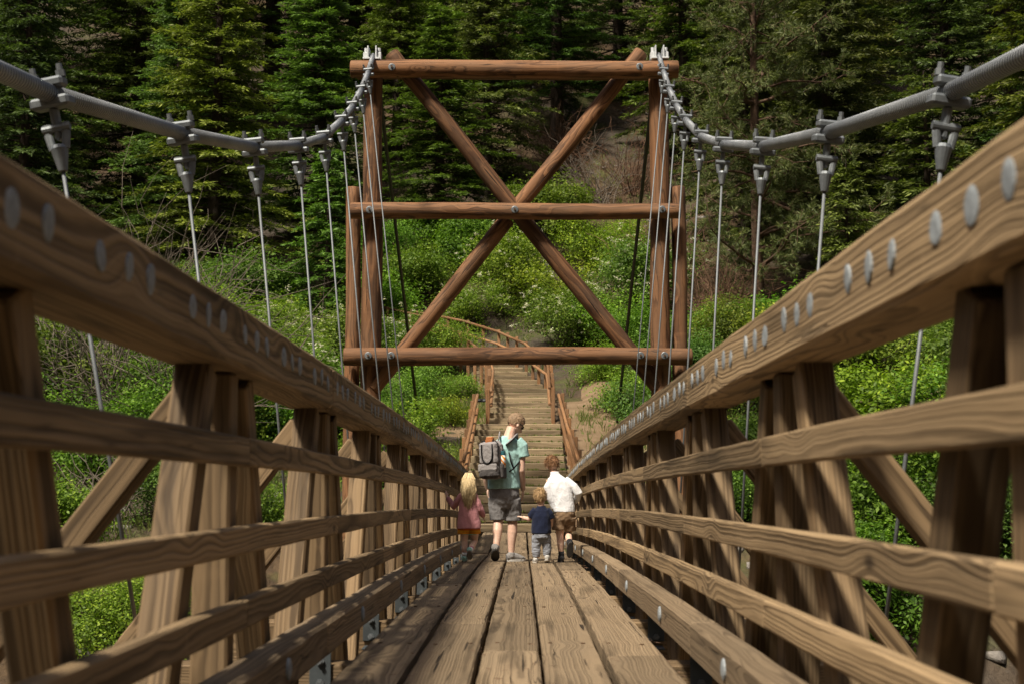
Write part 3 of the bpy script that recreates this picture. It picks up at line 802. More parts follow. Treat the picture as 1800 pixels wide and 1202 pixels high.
def make_fir(name, seed, H=14.0, Rb=3.2, start=0.06, dens=1.0, ragged=0.25, droop=0.22, mat='fir', bark='bark'):
    g = np.random.default_rng(seed)
    sticks = [([(0, 0, -0.6), (0, 0, H * 0.3), (0.03 * H * 0.2, 0, H * 0.65), (0, 0, H)], [0.016 * H + 0.05, 0.013 * H + 0.03, 0.008 * H + 0.02, 0.01])]
    Ps, Ds, Ns, Ls, Ws, Ts = [], [], [], [], [], []
    h = H * start
    while h < H * 0.985:
        t = h / H
        env = Rb * ((1 - t) ** 0.85) * (0.55 + 0.45 * min(1.0, (t - start) / 0.15 + 0.4)) + 0.12
        nb = max(5, int((7.5 + 2 * g.random()) * dens))
        a0 = g.random() * 6.28
        for b in range(nb):
            a = a0 + 6.283 * b / nb + g.normal(0, 0.25)
            l = env * (1 + g.normal(0, ragged)); l = max(0.25, min(l, env * 1.5))
            hh = h + g.normal(0, 0.12)
            rise = (0.35 * t + 0.02)
            da = np.array([math.cos(a), math.sin(a), 0.0]); side = np.array([-math.sin(a), math.cos(a), 0.0])
            def bp(s): return da * (l * s) + np.array([0, 0, hh + l * (rise * s - droop * s * s * 1.6 + 0.22 * max(0, s - 0.7))])
            if l > 0.8: sticks.append(([tuple(bp(0.0)), tuple(bp(0.5)), tuple(bp(0.95))], [0.018 + 0.008 * l, 0.012, 0.004]))
            ntw = max(5, int(l * 8.0))
            s = 0.22 + 0.75 * (np.arange(ntw) + g.random(ntw) * 0.8) / ntw
            for q in range(ntw):
                sq = min(1.0, s[q]); sd = 1 if q % 2 else -1
                tl = (0.22 + 0.42 * (1 - sq) * min(1.0, l / 1.5) + 0.1 * g.random())
                base = bp(sq)
                td = unit(da * (0.55 + 0.5 * sq) + side * sd * (0.75 * (1.25 - sq)) + np.array([0, 0, -0.18 + g.normal(0, 0.14)]))
                k = max(4, int(tl / 0.042))
                ss = (np.arange(k) + 0.5) / k * tl
                p = base + td * ss[:, None] + g.normal(0, 0.02, (k, 3))
                sg = np.where(np.arange(k) % 2 == 0, 1.0, -1.0)[:, None]
                tside = unit(np.cross(td, np.array([0, 0, 1.0])))
                d = unit(td * 0.75 + tside * sg * 0.6 + g.normal(0, 0.22, (k, 3)) + np.array([0, 0, -0.08]))
                nn = unit(np.array([0, 0, 1.0]) + g.normal(0, 0.45, (k, 3)))
                Ps.append(p); Ds.append(d); Ns.append(nn)
                Ls.append(0.15 + 0.15 * g.random(k)); Ws.append(0.050 + 0.035 * g.random(k))
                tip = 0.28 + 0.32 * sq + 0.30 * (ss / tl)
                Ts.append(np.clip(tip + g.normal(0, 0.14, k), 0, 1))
        h += (0.30 + 0.22 * (1 - t)) / max(0.6, dens ** 0.5) * (0.8 + 0.4 * g.random())
    V, F = leaves_vf(np.concatenate(Ps), np.concatenate(Ds), np.concatenate(Ns), np.concatenate(Ls), np.concatenate(Ws))
    root = empty(name)
    link('trunk', stick_mesh('trunk', sticks, M_[bark], 6), root)
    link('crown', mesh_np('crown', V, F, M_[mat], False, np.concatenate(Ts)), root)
    return root

def make_pine(name, seed, H=18.0, start=0.12):
    g = np.random.default_rng(seed)
    sticks = [([(0, 0, -0.6), (0.1, 0, H * 0.3), (-0.05, 0.1, H * 0.6), (0, 0, H)], [0.26, 0.20, 0.14, 0.03])]
    Ps, Ds, Ns, Ls, Ws, Ts = [], [], [], [], [], []
    h = H * start
    while h < H * 0.98:
        t = h / H
        env = 4.6 * (1 - t) ** 0.5 * (0.75 + 0.5 * g.random())
        for b in range(3 + int(2 * g.random())):
            a = g.random() * 6.283; l = env * (0.6 + 0.6 * g.random())
            da = np.array([math.cos(a), math.sin(a), 0.0])
            pts = [np.array([0, 0, h])]; d = unit(da + np.array([0, 0, 0.12]))
            nseg = max(3, int(l / 0.55))
            for q in range(nseg):
                d = unit(d + g.normal(0, 0.22, 3) + np.array([0, 0, 0.02])); pts.append(pts[-1] + d * (l / nseg))
            sticks.append(([tuple(p) for p in pts], list(np.linspace(0.02 + 0.012 * l, 0.008, len(pts)))))
            for q in range(1, len(pts)):
                for w in range(3 + int(g.random() * 2)):
                    dd = unit(d * 0.6 + g.normal(0, 0.7, 3)); tl = 0.35 + 0.55 * g.random()
                    tb = pts[q]; te = tb + dd * tl
                    sticks.append(([tuple(tb), tuple(te)], [0.011, 0.006]))
                    for tuft in range(3):
                        c = te - dd * tl * 0.30 * tuft
                        k = 26 if tuft == 0 else 13
                        nd = unit(g.normal(0, 1, (k, 3)) + dd * 1.1 + np.array([0, 0, 0.15]))
                        Ps.append(np.repeat(c[None], k, 0) + nd * 0.01); Ds.append(nd); Ns.append(unit(g.normal(0, 1, (k, 3))))
                        Ls.append(0.16 + 0.10 * g.random(k)); Ws.append(np.full(k, 0.024)); Ts.append(np.clip(0.45 + g.normal(0, 0.08) + g.normal(0, 0.2, k), 0, 1))
        h += 0.42 + 0.4 * g.random()
    V, F = leaves_vf(np.concatenate(Ps), np.concatenate(Ds), np.concatenate(Ns), np.concatenate(Ls), np.concatenate(Ws))
    root = empty(name)
    link('trunk', stick_mesh('trunk', sticks, M_['redbark'], 5), root)
    link('crown', mesh_np('crown', V, F, M_['pine'], False, np.concatenate(Ts)), root)
    return root

def make_shrub(name, seed, Rr=2.0, Hh=2.4, nclump=330, per=62, leaf=0.10, flowers=0, loose=0.36, wfrac=0.58):
    g = np.random.default_rng(seed)
    # bumpy outline: a handful of lobes, clumps of leaves scattered through their shells
    nl = 14
    lob = np.stack([g.uniform(-0.62, 0.62, nl) * Rr, g.uniform(-0.62, 0.62, nl) * Rr, g.uniform(0.12, 0.80, nl) * Hh], 1)
    lr = g.uniform(0.26, 0.52, nl) * Rr
    li = g.integers(0, nl, nclump)
    u = unit(g.normal(0, 1, (nclump, 3)) + np.array([0, 0, 0.25]))
    cen = lob[li] + u * (lr[li] * g.uniform(0.45, 1.08, nclump))[:, None] * np.array([1, 1, 0.9])
    cen[:, 2] = np.maximum(cen[:, 2], 0.05 + 0.25 * g.random(nclump))
    n = nclump * per
    ci = np.repeat(np.arange(nclump), per)
    off = g.normal(0, loose * 0.62, (n, 3)) * np.array([1, 1, 0.75])
    P = cen[ci] + off
    N0 = unit(np.array([0, 0, 0.9]) + u[ci] * 0.75 + g.normal(0, 0.55, (n, 3)))
    D = unit(np.cross(N0, g.normal(0, 1, (n, 3))))
    D = unit(D + np.array([0, 0, -0.25]))
    L = leaf * (0.45 + 1.0 * g.random(n)); W = L * wfrac
    tone = g.normal(0, 0.17, nclump)[ci]
    T = np.clip(0.48 + tone + g.normal(0, 0.17, n), 0, 1)
    V, F = leaves_vf(P, D, N0, L, W)
    root = empty(name)
    sticks = []
    for i in range(0, nclump, 4):
        c = cen[i]; b0 = np.array([g.normal(0, 0.18), g.normal(0, 0.18), -0.2]); m_ = b0 * 0.5 + c * 0.5 + np.array([g.normal(0, .1), g.normal(0, .1), 0.2])
        sticks.append(([tuple(b0), tuple(m_), tuple(c)], [0.022, 0.014, 0.005]))
    link('stems', stick_mesh('stems', sticks, M_['bark'], 4), root)
    link('foliage', mesh_np('foliage', V, F, M_['leaf'], False, T), root)
    if flowers:
        fi = g.choice(nclump, flowers); k = 16
        top = cen[fi] + unit(u[fi] + np.array([0, -0.45, 0.5])) * (loose * g.uniform(0.5, 1.3, flowers))[:, None]
        nf = flowers * k; fj = np.repeat(np.arange(flowers), k)
        Pf = top[fj] + g.normal(0, 0.042, (nf, 3)) * np.array([1, 1, 0.5])
        Nf = unit(np.array([0, -0.3, 1.0]) + g.normal(0, 0.5, (nf, 3))); Df = unit(np.cross(Nf, g.normal(0, 1, (nf, 3))))
        V, F = leaves_vf(Pf, Df, Nf, 0.045, 0.04)
        link('blossom', mesh_np('blossom', V, F, M_['flower'], False, g.random(nf)), root)
    return root

def make_bare(name, seed, n=60, Rr=1.6, Hh=2.6, mat='twig', r=0.014):
    g = np.random.default_rng(seed); sticks = []
    for i in range(n):
        a = g.random() * 6.283; sp = g.random()
        p = np.array([g.normal(0, 0.35), g.normal(0, 0.35), -0.1]); d = unit(np.array([math.cos(a) * sp, math.sin(a) * sp, 0.9]))
        pts = [p]; L = Hh * (0.5 + 0.6 * g.random())
        for q in range(6):
            d = unit(d + g.normal(0, 0.20, 3) + np.array([math.cos(a), math.sin(a), -0.25]) * 0.07); pts.append(pts[-1] + d * L / 6)
            if q > 1 and g.random() < 0.75:
                e = unit(d + g.normal(0, 0.6, 3)); l2 = L * 0.28 * (0.5 + g.random()); m2 = pts[-1] + e * l2 * 0.5
                e2 = unit(e + g.normal(0, 0.35, 3))
                sticks.append(([tuple(pts[-1]), tuple(m2), tuple(m2 + e2 * l2 * 0.5)], [r * 0.55, r * 0.4, r * 0.2]))
        sticks.append(([tuple(p_) for p_ in pts], list(np.linspace(r, r * 0.3, len(pts)))))
    return link(name, stick_mesh(name, sticks, M_[mat], 4))

# prototypes, placed as the first plant of their kind
firs = [make_fir('fir_tree', 11, 15, 3.4), make_fir('fir_tree', 12, 15, 3.0, ragged=0.32, start=0.10), make_fir('fir_tree', 13, 22, 4.6, start=0.05, dens=0.95, ragged=0.35),
        make_fir('fir_tree', 14, 24, 4.4, start=0.16, dens=0.85, ragged=0.42), make_fir('fir_tree', 15, 7, 2.1, start=0.03, ragged=0.2)]
pine0 = make_pine('pine_tree', 21)
shrubs = {'a': make_shrub('shrub', 31), 'b': make_shrub('shrub', 32, 2.2, 2.2, 340, 62, 0.082), 'c': make_shrub('shrub', 33, 2.2, 2.6, 320, 60, 0.085, flowers=230),
          's': make_shrub('shrub', 34, 1.0, 1.0, 120, 56, 0.065, loose=0.24), 't': make_shrub('shrub', 35, 1.1, 1.2, 130, 56, 0.075, loose=0.26, wfrac=0.5),
          'L': make_shrub('shrub', 36, 2.3, 2.8, 300, 56, 0.125, loose=0.38, wfrac=0.52)}
used = set()
def put(proto, x, y, label, cat, group, s=1.0, sz=None, color=(1, 1, 1), dz=-0.1, rz=None):
    rz = rng.uniform(0, 6.28) if rz is None else rz
    if cat == 'fir':
        k_ = rng.uniform(0.86, 1.14); sz = (sz or s) * rng.uniform(0.9, 1.12); s = s * k_; color = tuple(c * f for c, f in zip(color, (rng.uniform(0.8, 1.2), rng.uniform(0.85, 1.1), rng.uniform(0.7, 1.3))))
    if cat == 'shrub': color = tuple(c * f for c, f in zip(color, (rng.uniform(0.75, 1.2), rng.uniform(0.88, 1.1), rng.uniform(0.8, 1.5))))
    loc = (x, y, gz(x, y) + dz); c4 = (*color, 1)
    if proto.name not in used:
        used.add(proto.name); r = proto
        r.matrix_basis = Matrix.Translation(loc) @ Matrix.Rotation(rz, 4, 'Z') @ Matrix.Diagonal((s, s, sz or s, 1))
        r.color = c4
        for ch in r.children: ch.color = c4
    else:
        r = copy_thing(proto, loc, rz, s, sz, c4)
    tag(r, label, cat, group); return r

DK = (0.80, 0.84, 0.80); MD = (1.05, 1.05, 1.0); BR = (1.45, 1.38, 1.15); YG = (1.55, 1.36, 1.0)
GF = 'firs on the hillside'
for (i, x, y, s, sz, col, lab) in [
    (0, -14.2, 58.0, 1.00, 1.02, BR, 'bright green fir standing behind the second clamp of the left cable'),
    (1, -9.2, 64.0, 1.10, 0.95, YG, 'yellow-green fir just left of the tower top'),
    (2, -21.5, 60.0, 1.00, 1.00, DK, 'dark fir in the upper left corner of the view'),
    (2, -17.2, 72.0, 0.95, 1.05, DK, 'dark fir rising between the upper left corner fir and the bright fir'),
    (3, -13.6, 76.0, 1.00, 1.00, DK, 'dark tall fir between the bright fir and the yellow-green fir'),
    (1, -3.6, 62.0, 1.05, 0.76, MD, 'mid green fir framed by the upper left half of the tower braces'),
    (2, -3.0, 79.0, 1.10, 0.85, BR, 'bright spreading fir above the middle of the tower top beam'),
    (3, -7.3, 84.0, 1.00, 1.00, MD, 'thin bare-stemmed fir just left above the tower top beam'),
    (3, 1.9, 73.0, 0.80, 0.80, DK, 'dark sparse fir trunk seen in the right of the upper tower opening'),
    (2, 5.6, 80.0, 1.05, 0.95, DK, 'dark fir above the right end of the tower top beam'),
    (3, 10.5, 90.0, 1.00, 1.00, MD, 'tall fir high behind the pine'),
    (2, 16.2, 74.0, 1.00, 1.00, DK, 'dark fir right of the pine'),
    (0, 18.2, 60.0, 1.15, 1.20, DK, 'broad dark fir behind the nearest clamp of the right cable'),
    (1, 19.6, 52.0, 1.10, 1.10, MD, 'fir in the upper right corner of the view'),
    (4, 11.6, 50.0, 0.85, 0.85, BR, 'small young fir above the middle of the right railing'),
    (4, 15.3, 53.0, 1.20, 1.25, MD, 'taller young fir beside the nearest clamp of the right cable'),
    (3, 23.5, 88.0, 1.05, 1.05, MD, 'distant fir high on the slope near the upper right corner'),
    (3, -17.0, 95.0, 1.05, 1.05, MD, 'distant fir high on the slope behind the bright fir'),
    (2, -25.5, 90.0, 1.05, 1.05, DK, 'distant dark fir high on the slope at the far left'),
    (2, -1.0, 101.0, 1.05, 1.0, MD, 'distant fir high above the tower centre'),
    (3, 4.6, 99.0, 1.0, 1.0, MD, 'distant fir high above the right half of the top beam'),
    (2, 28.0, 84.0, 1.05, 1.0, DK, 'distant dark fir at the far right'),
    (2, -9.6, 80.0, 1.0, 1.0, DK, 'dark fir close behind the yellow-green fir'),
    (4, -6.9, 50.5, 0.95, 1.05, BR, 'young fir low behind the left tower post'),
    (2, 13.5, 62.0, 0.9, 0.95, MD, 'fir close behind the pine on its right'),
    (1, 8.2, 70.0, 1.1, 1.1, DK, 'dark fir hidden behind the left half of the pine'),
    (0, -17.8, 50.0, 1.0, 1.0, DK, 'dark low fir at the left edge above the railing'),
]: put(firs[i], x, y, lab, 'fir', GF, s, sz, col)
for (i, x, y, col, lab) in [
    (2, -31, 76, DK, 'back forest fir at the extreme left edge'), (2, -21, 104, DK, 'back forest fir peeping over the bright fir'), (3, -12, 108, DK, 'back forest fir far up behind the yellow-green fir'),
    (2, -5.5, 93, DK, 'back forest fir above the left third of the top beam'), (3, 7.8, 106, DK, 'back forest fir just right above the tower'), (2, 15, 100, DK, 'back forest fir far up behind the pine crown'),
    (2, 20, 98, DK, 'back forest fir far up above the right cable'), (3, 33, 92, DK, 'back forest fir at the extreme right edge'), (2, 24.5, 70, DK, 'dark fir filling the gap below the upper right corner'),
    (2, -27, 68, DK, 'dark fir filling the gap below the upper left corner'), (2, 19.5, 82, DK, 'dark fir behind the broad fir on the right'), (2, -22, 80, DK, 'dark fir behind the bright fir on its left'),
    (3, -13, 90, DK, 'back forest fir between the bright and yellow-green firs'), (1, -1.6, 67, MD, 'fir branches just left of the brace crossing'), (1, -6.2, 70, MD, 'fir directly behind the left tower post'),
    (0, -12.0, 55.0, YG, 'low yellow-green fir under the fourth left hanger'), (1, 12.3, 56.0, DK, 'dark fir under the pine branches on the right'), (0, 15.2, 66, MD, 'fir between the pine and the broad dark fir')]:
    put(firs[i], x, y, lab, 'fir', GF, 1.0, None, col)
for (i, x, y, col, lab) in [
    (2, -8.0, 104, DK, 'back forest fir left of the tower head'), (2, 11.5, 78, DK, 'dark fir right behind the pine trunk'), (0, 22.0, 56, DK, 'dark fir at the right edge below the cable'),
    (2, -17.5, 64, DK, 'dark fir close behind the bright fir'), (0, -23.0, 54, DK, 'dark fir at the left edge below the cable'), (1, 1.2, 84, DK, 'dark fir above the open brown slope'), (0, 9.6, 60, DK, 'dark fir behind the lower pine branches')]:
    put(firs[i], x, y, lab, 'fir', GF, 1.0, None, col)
put(pine0, 8.75, 52.0, 'large pine with open tufted branches right of the tower', 'pine', None, 1.0, None, (1, 1, 1))

GS = 'shrubs on the bank'
for (k, x, y, s, col, lab) in [
    ('a', -12.6, 36.0, 1.2, DK, 'dark leafy shrub at the left edge behind the railing'),
    ('b', -9.7, 33.0, 1.0, MD, 'leafy shrub behind the first hanger on the left'),
    ('a', -8.4, 36.5, 1.0, MD, 'leafy shrub under the left top chord between the first two posts'),
    ('b', -6.9, 37.0, 1.0, YG, 'yellow-green shrub rising above the middle of the left railing'),
    ('c', -5.8, 40.0, 0.95, YG, 'white-flowered shrub just left of the tower posts'),
    ('a', -5.0, 36.0, 0.8, MD, 'green shrub directly behind the left tower posts'),
    ('b', -3.9, 43.0, 0.85, BR, 'bright shrub between the left tower post and the stairs'),
    ('t', -3.0, 38.5, 1.1, BR, 'low bright shrub left of the lower stairs'),
    ('s', -2.4, 35.5, 1.0, BR, 'small leafy plant beside the lower left handrail'),
    ('t', -2.2, 41.5, 0.8, YG, 'small yellow-green shrub near the upper left handrail'),
    ('t', -3.9, 34.0, 1.0, MD, 'low shrub behind the far end of the left railing'),
    ('s', -2.3, 32.6, 0.85, MD, 'small dark plant at the foot of the lower left handrail'),
    ('a', -9.6, 28.6, 0.75, BR, 'bright shrub low on the bank under the left rails'),
    ('b', -6.6, 30.0, 0.80, MD, 'shrub low on the bank behind the second left post'),
    ('a', -13.5, 29.0, 0.9, DK, 'dark shrub at the lower left edge below the rails'),
    ('t', -4.9, 30.5, 1.0, BR, 'small shrub low behind the third left post'),
    ('b', -11.4, 42.0, 1.15, MD, 'shrub behind the bare twigs on the left slope'),
    ('a', -15.0, 44.0, 1.3, DK, 'dark shrub mass above the left railing at the picture edge'),
    ('b', -8.4, 46.0, 1.15, YG, 'tall yellow-green shrub below the bright fir'),
    ('a', -10.2, 51.0, 1.2, MD, 'upper shrub left of the tower below the firs'),
    ('c', -6.6, 44.5, 1.0, MD, 'flowering shrub above and left of the tower foot'),
    ('b', -2.9, 49.0, 0.8, YG, 'yellow-green shrub left of the upper stairs'),
    ('c', -4.4, 48.0, 0.75, MD, 'white-flowered shrub beside the top of the left handrail'),
    ('a', -5.9, 54.0, 1.1, BR, 'green shrub behind the left tower post at the middle beam'),
    ('a', -2.6, 60.0, 1.15, MD, 'shrub under the crossing of the tower braces'),
    ('c', -0.4, 57.5, 1.05, YG, 'white-flowered shrub above the curve of the stairs'),
    ('b', 1.6, 56.0, 1.1, YG, 'yellow-green shrub behind the lower right brace'),
    ('c', 1.9, 51.5, 0.95, MD, 'densely flowering shrub right of the upper handrail'),
    ('b', 3.7, 50.0, 0.95, BR, 'bright shrub inside the lower right corner of the tower'),
    ('c', 4.9, 54.0, 1.1, MD, 'flowering shrub behind the right tower post'),
    ('a', 0.9, 62.0, 1.15, MD, 'shrub high behind the lower tower opening'),
    ('b', 3.6, 60.0, 1.05, YG, 'yellow-green shrub right of the brace crossing'),
    ('t', 3.5, 43.0, 1.15, BR, 'low bright shrub on the dirt bank right of the stairs'),
    ('t', 3.7, 40.5, 1.1, MD, 'low shrub on the dirt bank nearest the right tower post'),
    ('s', 3.5, 38.6, 0.9, MD, 'small dark plant lowest on the dirt bank'),
    ('a', 5.2, 43.5, 0.8, MD, 'green shrub behind the right tower posts'),
    ('b', 6.6, 46.0, 0.95, MD, 'shrub just right of the tower posts'),
    ('L', 8.2, 43.0, 0.85, YG, 'pale large-leaved shrub above the middle of the right railing'),
    ('a', 10.3, 43.0, 1.05, MD, 'green shrub between two hangers right of the pale shrub'),
    ('b', 12.8, 46.0, 1.1, MD, 'shrub below the young firs on the right'),
    ('L', 8.4, 33.5, 0.95, YG, 'bright large-leaved shrub under the right top chord'),
    ('L', 10.8, 33.0, 1.05, YG, 'bright large-leaved shrub at the right edge under the top chord'),
    ('a', 5.6, 33.5, 0.80, MD, 'shrub behind the right railing next to the tower foot'),
    ('L', 7.2, 29.0, 0.85, MD, 'large-leaved shrub low behind the middle right posts'),
    ('a', 8.8, 28.0, 0.90, DK, 'dark shrub low behind the nearest right hanger'),
    ('b', 10.4, 27.5, 0.95, DK, 'dark shrub at the lower right edge'),
    ('b', 4.6, 30.8, 0.65, MD, 'small shrub low beside the right tower legs'),
    ('a', 13.6, 38.0, 1.2, MD, 'shrub at the right edge above the top chord'),
    ('b', 16.5, 45.0, 1.3, DK, 'dark shrub at the far right below the firs'),
    ('L', 6.2, 25.8, 0.75, MD, 'large-leaved shrub lowest on the right bank'),
    ('b', -7.4, 25.8, 0.75, BR, 'bright leafy shrub lowest on the left bank'),
    ('a', -4.4, 57.0, 1.0, MD, 'shrub in the gap behind the lower left brace'),
    ('b', -6.8, 58.5, 1.0, BR, 'shrub high behind the left tower posts'),
    ('c', -1.9, 55.2, 0.75, YG, 'flowering shrub right behind the top of the stairs'),
    ('b', 5.6, 49.0, 0.9, BR, 'bright shrub behind the right posts below the middle beam'),
    ('s', 4.6, 37.6, 1.0, BR, 'small bright plant at the foot of the right tower posts'),
    ('t', 6.2, 40.0, 1.2, YG, 'yellow-green shrub right of the tower above the chord'),
    ('b', 2.8, 47.2, 0.6, YG, 'small yellow-green shrub at the top of the dirt bank'),
    ('t', -1.9, 45.0, 0.7, YG, 'small plant beside the upper left handrail post'),
    ('a', 9.4, 47.0, 1.0, YG, 'yellow-green shrub at the foot of the pine'),
    ('b', -12.6, 48.5, 1.2, YG, 'yellow-green shrub under the second left clamp'),
    ('b', -7.6, 41.5, 1.0, BR, 'bright shrub between the third and fourth left hangers'),
]: put(shrubs[k], x, y, lab, 'shrub', GS, s, None, col)

for j, (x, y, n, rr, h, mat, lab) in enumerate([
    (-10.6, 35.4, 90, 1.8, 5.6, 'twig', 'grey bare twiggy bush above the left railing, nearest the picture edge'),
    (-8.4, 34.6, 80, 1.6, 4.8, 'twig', 'grey bare twiggy bush left of the second hanger'),
    (-12.0, 44.0, 70, 1.6, 5.6, 'twig', 'bare grey stems below the bright fir'),
    (7.4, 52.5, 110, 2.2, 3.0, 'brown_twig', 'brown dead brush heap right of the tower posts'),
    (6.2, 56.5, 110, 2.2, 3.2, 'brown_twig', 'brown dead brush higher on the slope right of the tower'),
    (3.4, 66.0, 70, 2.0, 3.4, 'twig', 'pale dead brush on the open slope seen through the tower'),
    (5.4, 68.0, 120, 2.4, 3.4, 'brown_twig', 'brown dead brush on the open slope below the right end of the top beam'),
    (2.2, 71.0, 110, 2.2, 3.0, 'brown_twig', 'brown dead brush high on the open slope right of the brace crossing'),
    (-8.6, 30.0, 40, 1.2, 1.8, 'twig', 'low dead brush on the bank under the left rails'),
]):
    o = make_bare('bare_bush', 60 + j, n, rr, h, mat, 0.020); o.matrix_basis = Matrix.Translation((x, y, gz(x, y))); tag(o, lab, 'bush', 'bare bushes')

# grass and low herbs: one mass nobody could count
def scatter_grass(n, boxes, seed):
    g = np.random.default_rng(seed); Ps = []
    for (x0, x1, y0, y1, m) in boxes:
        x = g.uniform(x0, x1, m); y = g.uniform(y0, y1, m)
        keep = np.sin(2.1 * x + 0.7 * y) + np.sin(1.3 * y - 1.7 * x) + g.normal(0, 0.5, m) > -0.5
        Ps.append(np.stack([x[keep], y[keep]], 1))
    P2 = np.concatenate(Ps); z = hz(P2[:, 0], P2[:, 1])
    per = 5; P = np.repeat(np.column_stack([P2, z]), per, 0); n = len(P)
    P += np.column_stack([g.normal(0, 0.05, (n, 2)), np.full(n, 0.0)])
    D = unit(np.array([0, 0, 1.0]) + g.normal(0, 0.38, (n, 3))); Nn = unit(np.array([0, -1, 0.2]) + g.normal(0, 0.7, (n, 3)))
    V, F = leaves_vf(P, D, Nn, 0.16 + 0.26 * g.random(n), 0.022)
    o = link('grass', mesh_np('grass', V, F, M_['grass'], False, np.clip(g.normal(0.45, 0.22, n), 0, 1))); o.color = (1, 1, 1, 1)
    return tag(o, 'tufts of grass and herbs on the bank beside the stairs', 'grass', kind='stuff')
scatter_grass(0, [(-6, -1.45, 30.5, 48, 5200), (2.9, 7, 30.5, 48, 1900), (1.5, 3.0, 31, 48, 260), (-14, -6, 27, 44, 3000), (7, 14, 27, 44, 2200), (-1.45, -1.0, 33, 47, 260), (-10, 10, 50, 72, 3500)], 91)
# weeds at the feet of the steps
g = np.random.default_rng(92); Ps = []
for k in range(1, 30):
    x, y, z, h = stair_pos(k)
    hw = 1.12 if k <= 13 else 0.88
    m = int(10 + 22 * g.random())
    q = np.clip(g.normal(0.3, 0.7, m), -1, 1) * hw
    Ps.append(np.column_stack([x + math.cos(h) * q, y + math.sin(h) * q - 0.09, np.full(m, z - 0.005)]))
P = np.repeat(np.concatenate(Ps), 5, 0); n = len(P); P = P + np.column_stack([g.normal(0, 0.03, (n, 2)), np.zeros(n)])
V, F = leaves_vf(P, unit(np.array([0, -0.3, 1.0]) + g.normal(0, 0.5, (n, 3))), unit(np.array([0, -1, 0.5]) + g.normal(0, 0.5, (n, 3))), 0.04 + 0.05 * g.random(n), 0.022)
o = link('step_weeds', mesh_np('step_weeds', V, F, M_['grass'], False, np.clip(g.normal(0.4, 0.2, n), 0, 1))); o.color = (1, 1, 1, 1)
tag(o, 'small weeds growing along the feet of the steps', 'weeds', kind='stuff')

# loose stones on the slope
g = np.random.default_rng(95); mbv = []; mbf = []
base = np.array([(1, 1, 1), (1, -1, -1), (-1, 1, -1), (-1, -1, 1), (1, 1, -0.6), (-1, 0.2, -0.9), (0.2, -1.1, 0.7), (0.3, 0.9, 0.9)]) * 0.5
from itertools import combinations
bm = bmesh.new(); [bm.verts.new(v) for v in base]; bmesh.ops.convex_hull(bm, input=bm.verts); bm.verts.index_update()
bV = np.array([v.co for v in bm.verts]); bF = np.array([[v.index for v in f.verts] for f in bm.faces]); bm.free()
xs = np.concatenate([g.uniform(-14, -4, 260), g.uniform(3.5, 14, 260), g.uniform(-6, 9, 700)]); ysn = np.concatenate([g.uniform(22, 33, 520), g.uniform(58, 92, 700)])
szs = np.concatenate([np.abs(g.normal(0.12, 0.09, 520)) + 0.05, np.abs(g.normal(0.07, 0.06, 700)) + 0.04]); zz = hz(xs, ysn)
Vr = []; Fr = []
for i in range(len(xs)):
    a = g.random() * 6.28; c, s_ = math.cos(a), math.sin(a)
    v = bV * szs[i] * np.array([1.3, 1, 0.7]) * g.uniform(0.7, 1.3, 3)
    v = np.column_stack([v[:, 0] * c - v[:, 1] * s_, v[:, 0] * s_ + v[:, 1] * c, v[:, 2]]) + np.array([xs[i], ysn[i], zz[i]])
    Fr.append(bF + len(Vr) * len(bV)); Vr.append(v)
tag(link('loose_stones', mesh_np('loose_stones', np.concatenate(Vr), np.concatenate(Fr), M_['rock'])), 'loose grey stones strewn over the slope', 'stones', kind='stuff')
# boulder by the lower left edge
bm = bmesh.new(); bmesh.ops.create_icosphere(bm, subdivisions=3, radius=0.8)
for v in bm.verts:
    nv = mnoise.noise(v.co * 1.7 + Vector((3, 1, 2))) * 0.32 + mnoise.noise(v.co * 4.1) * 0.12
    v.co = Vector((v.co.x * 1.3, v.co.y, v.co.z * 0.8)) * (1 + nv)
me = bpy.data.meshes.new('boulder'); bm.to_mesh(me); bm.free(); me.materials.append(M_['rock'])
bo = link('boulder', me, None, Matrix.Translation((-9.9, 27.0, gz(-9.9, 27.0) + 0.25))); tag(bo, 'grey rough boulder low on the left bank below the rails', 'boulder')

# dry needles and twig bits lying on the deck
g = np.random.default_rng(97); n = 700
lx = np.where(g.random(n) < 0.6, (g.integers(-2, 3, n) + 0.5) * PW + g.normal(0, 0.03, n), g.uniform(-0.74, 0.74, n)); lx = np.clip(lx, -0.74, 0.74); ly = g.uniform(4.0, 22.0, n)
P = np.column_stack([lx, ly, zc(ly) + 0.006]); a = g.uniform(0, 6.28, n); D = np.column_stack([np.cos(a), np.sin(a), np.zeros(n)])
V, F = leaves_vf(P, D, unit(np.array([0, 0, 1.0]) + g.normal(0, 0.2, (n, 3))), 0.015 + 0.05 * g.random(n), 0.006)
tag(link('needle_litter', mesh_np('needle_litter', V, F, M_['brown_twig'])), 'dry needles and twig bits scattered on the deck planks', 'litter', kind='stuff')

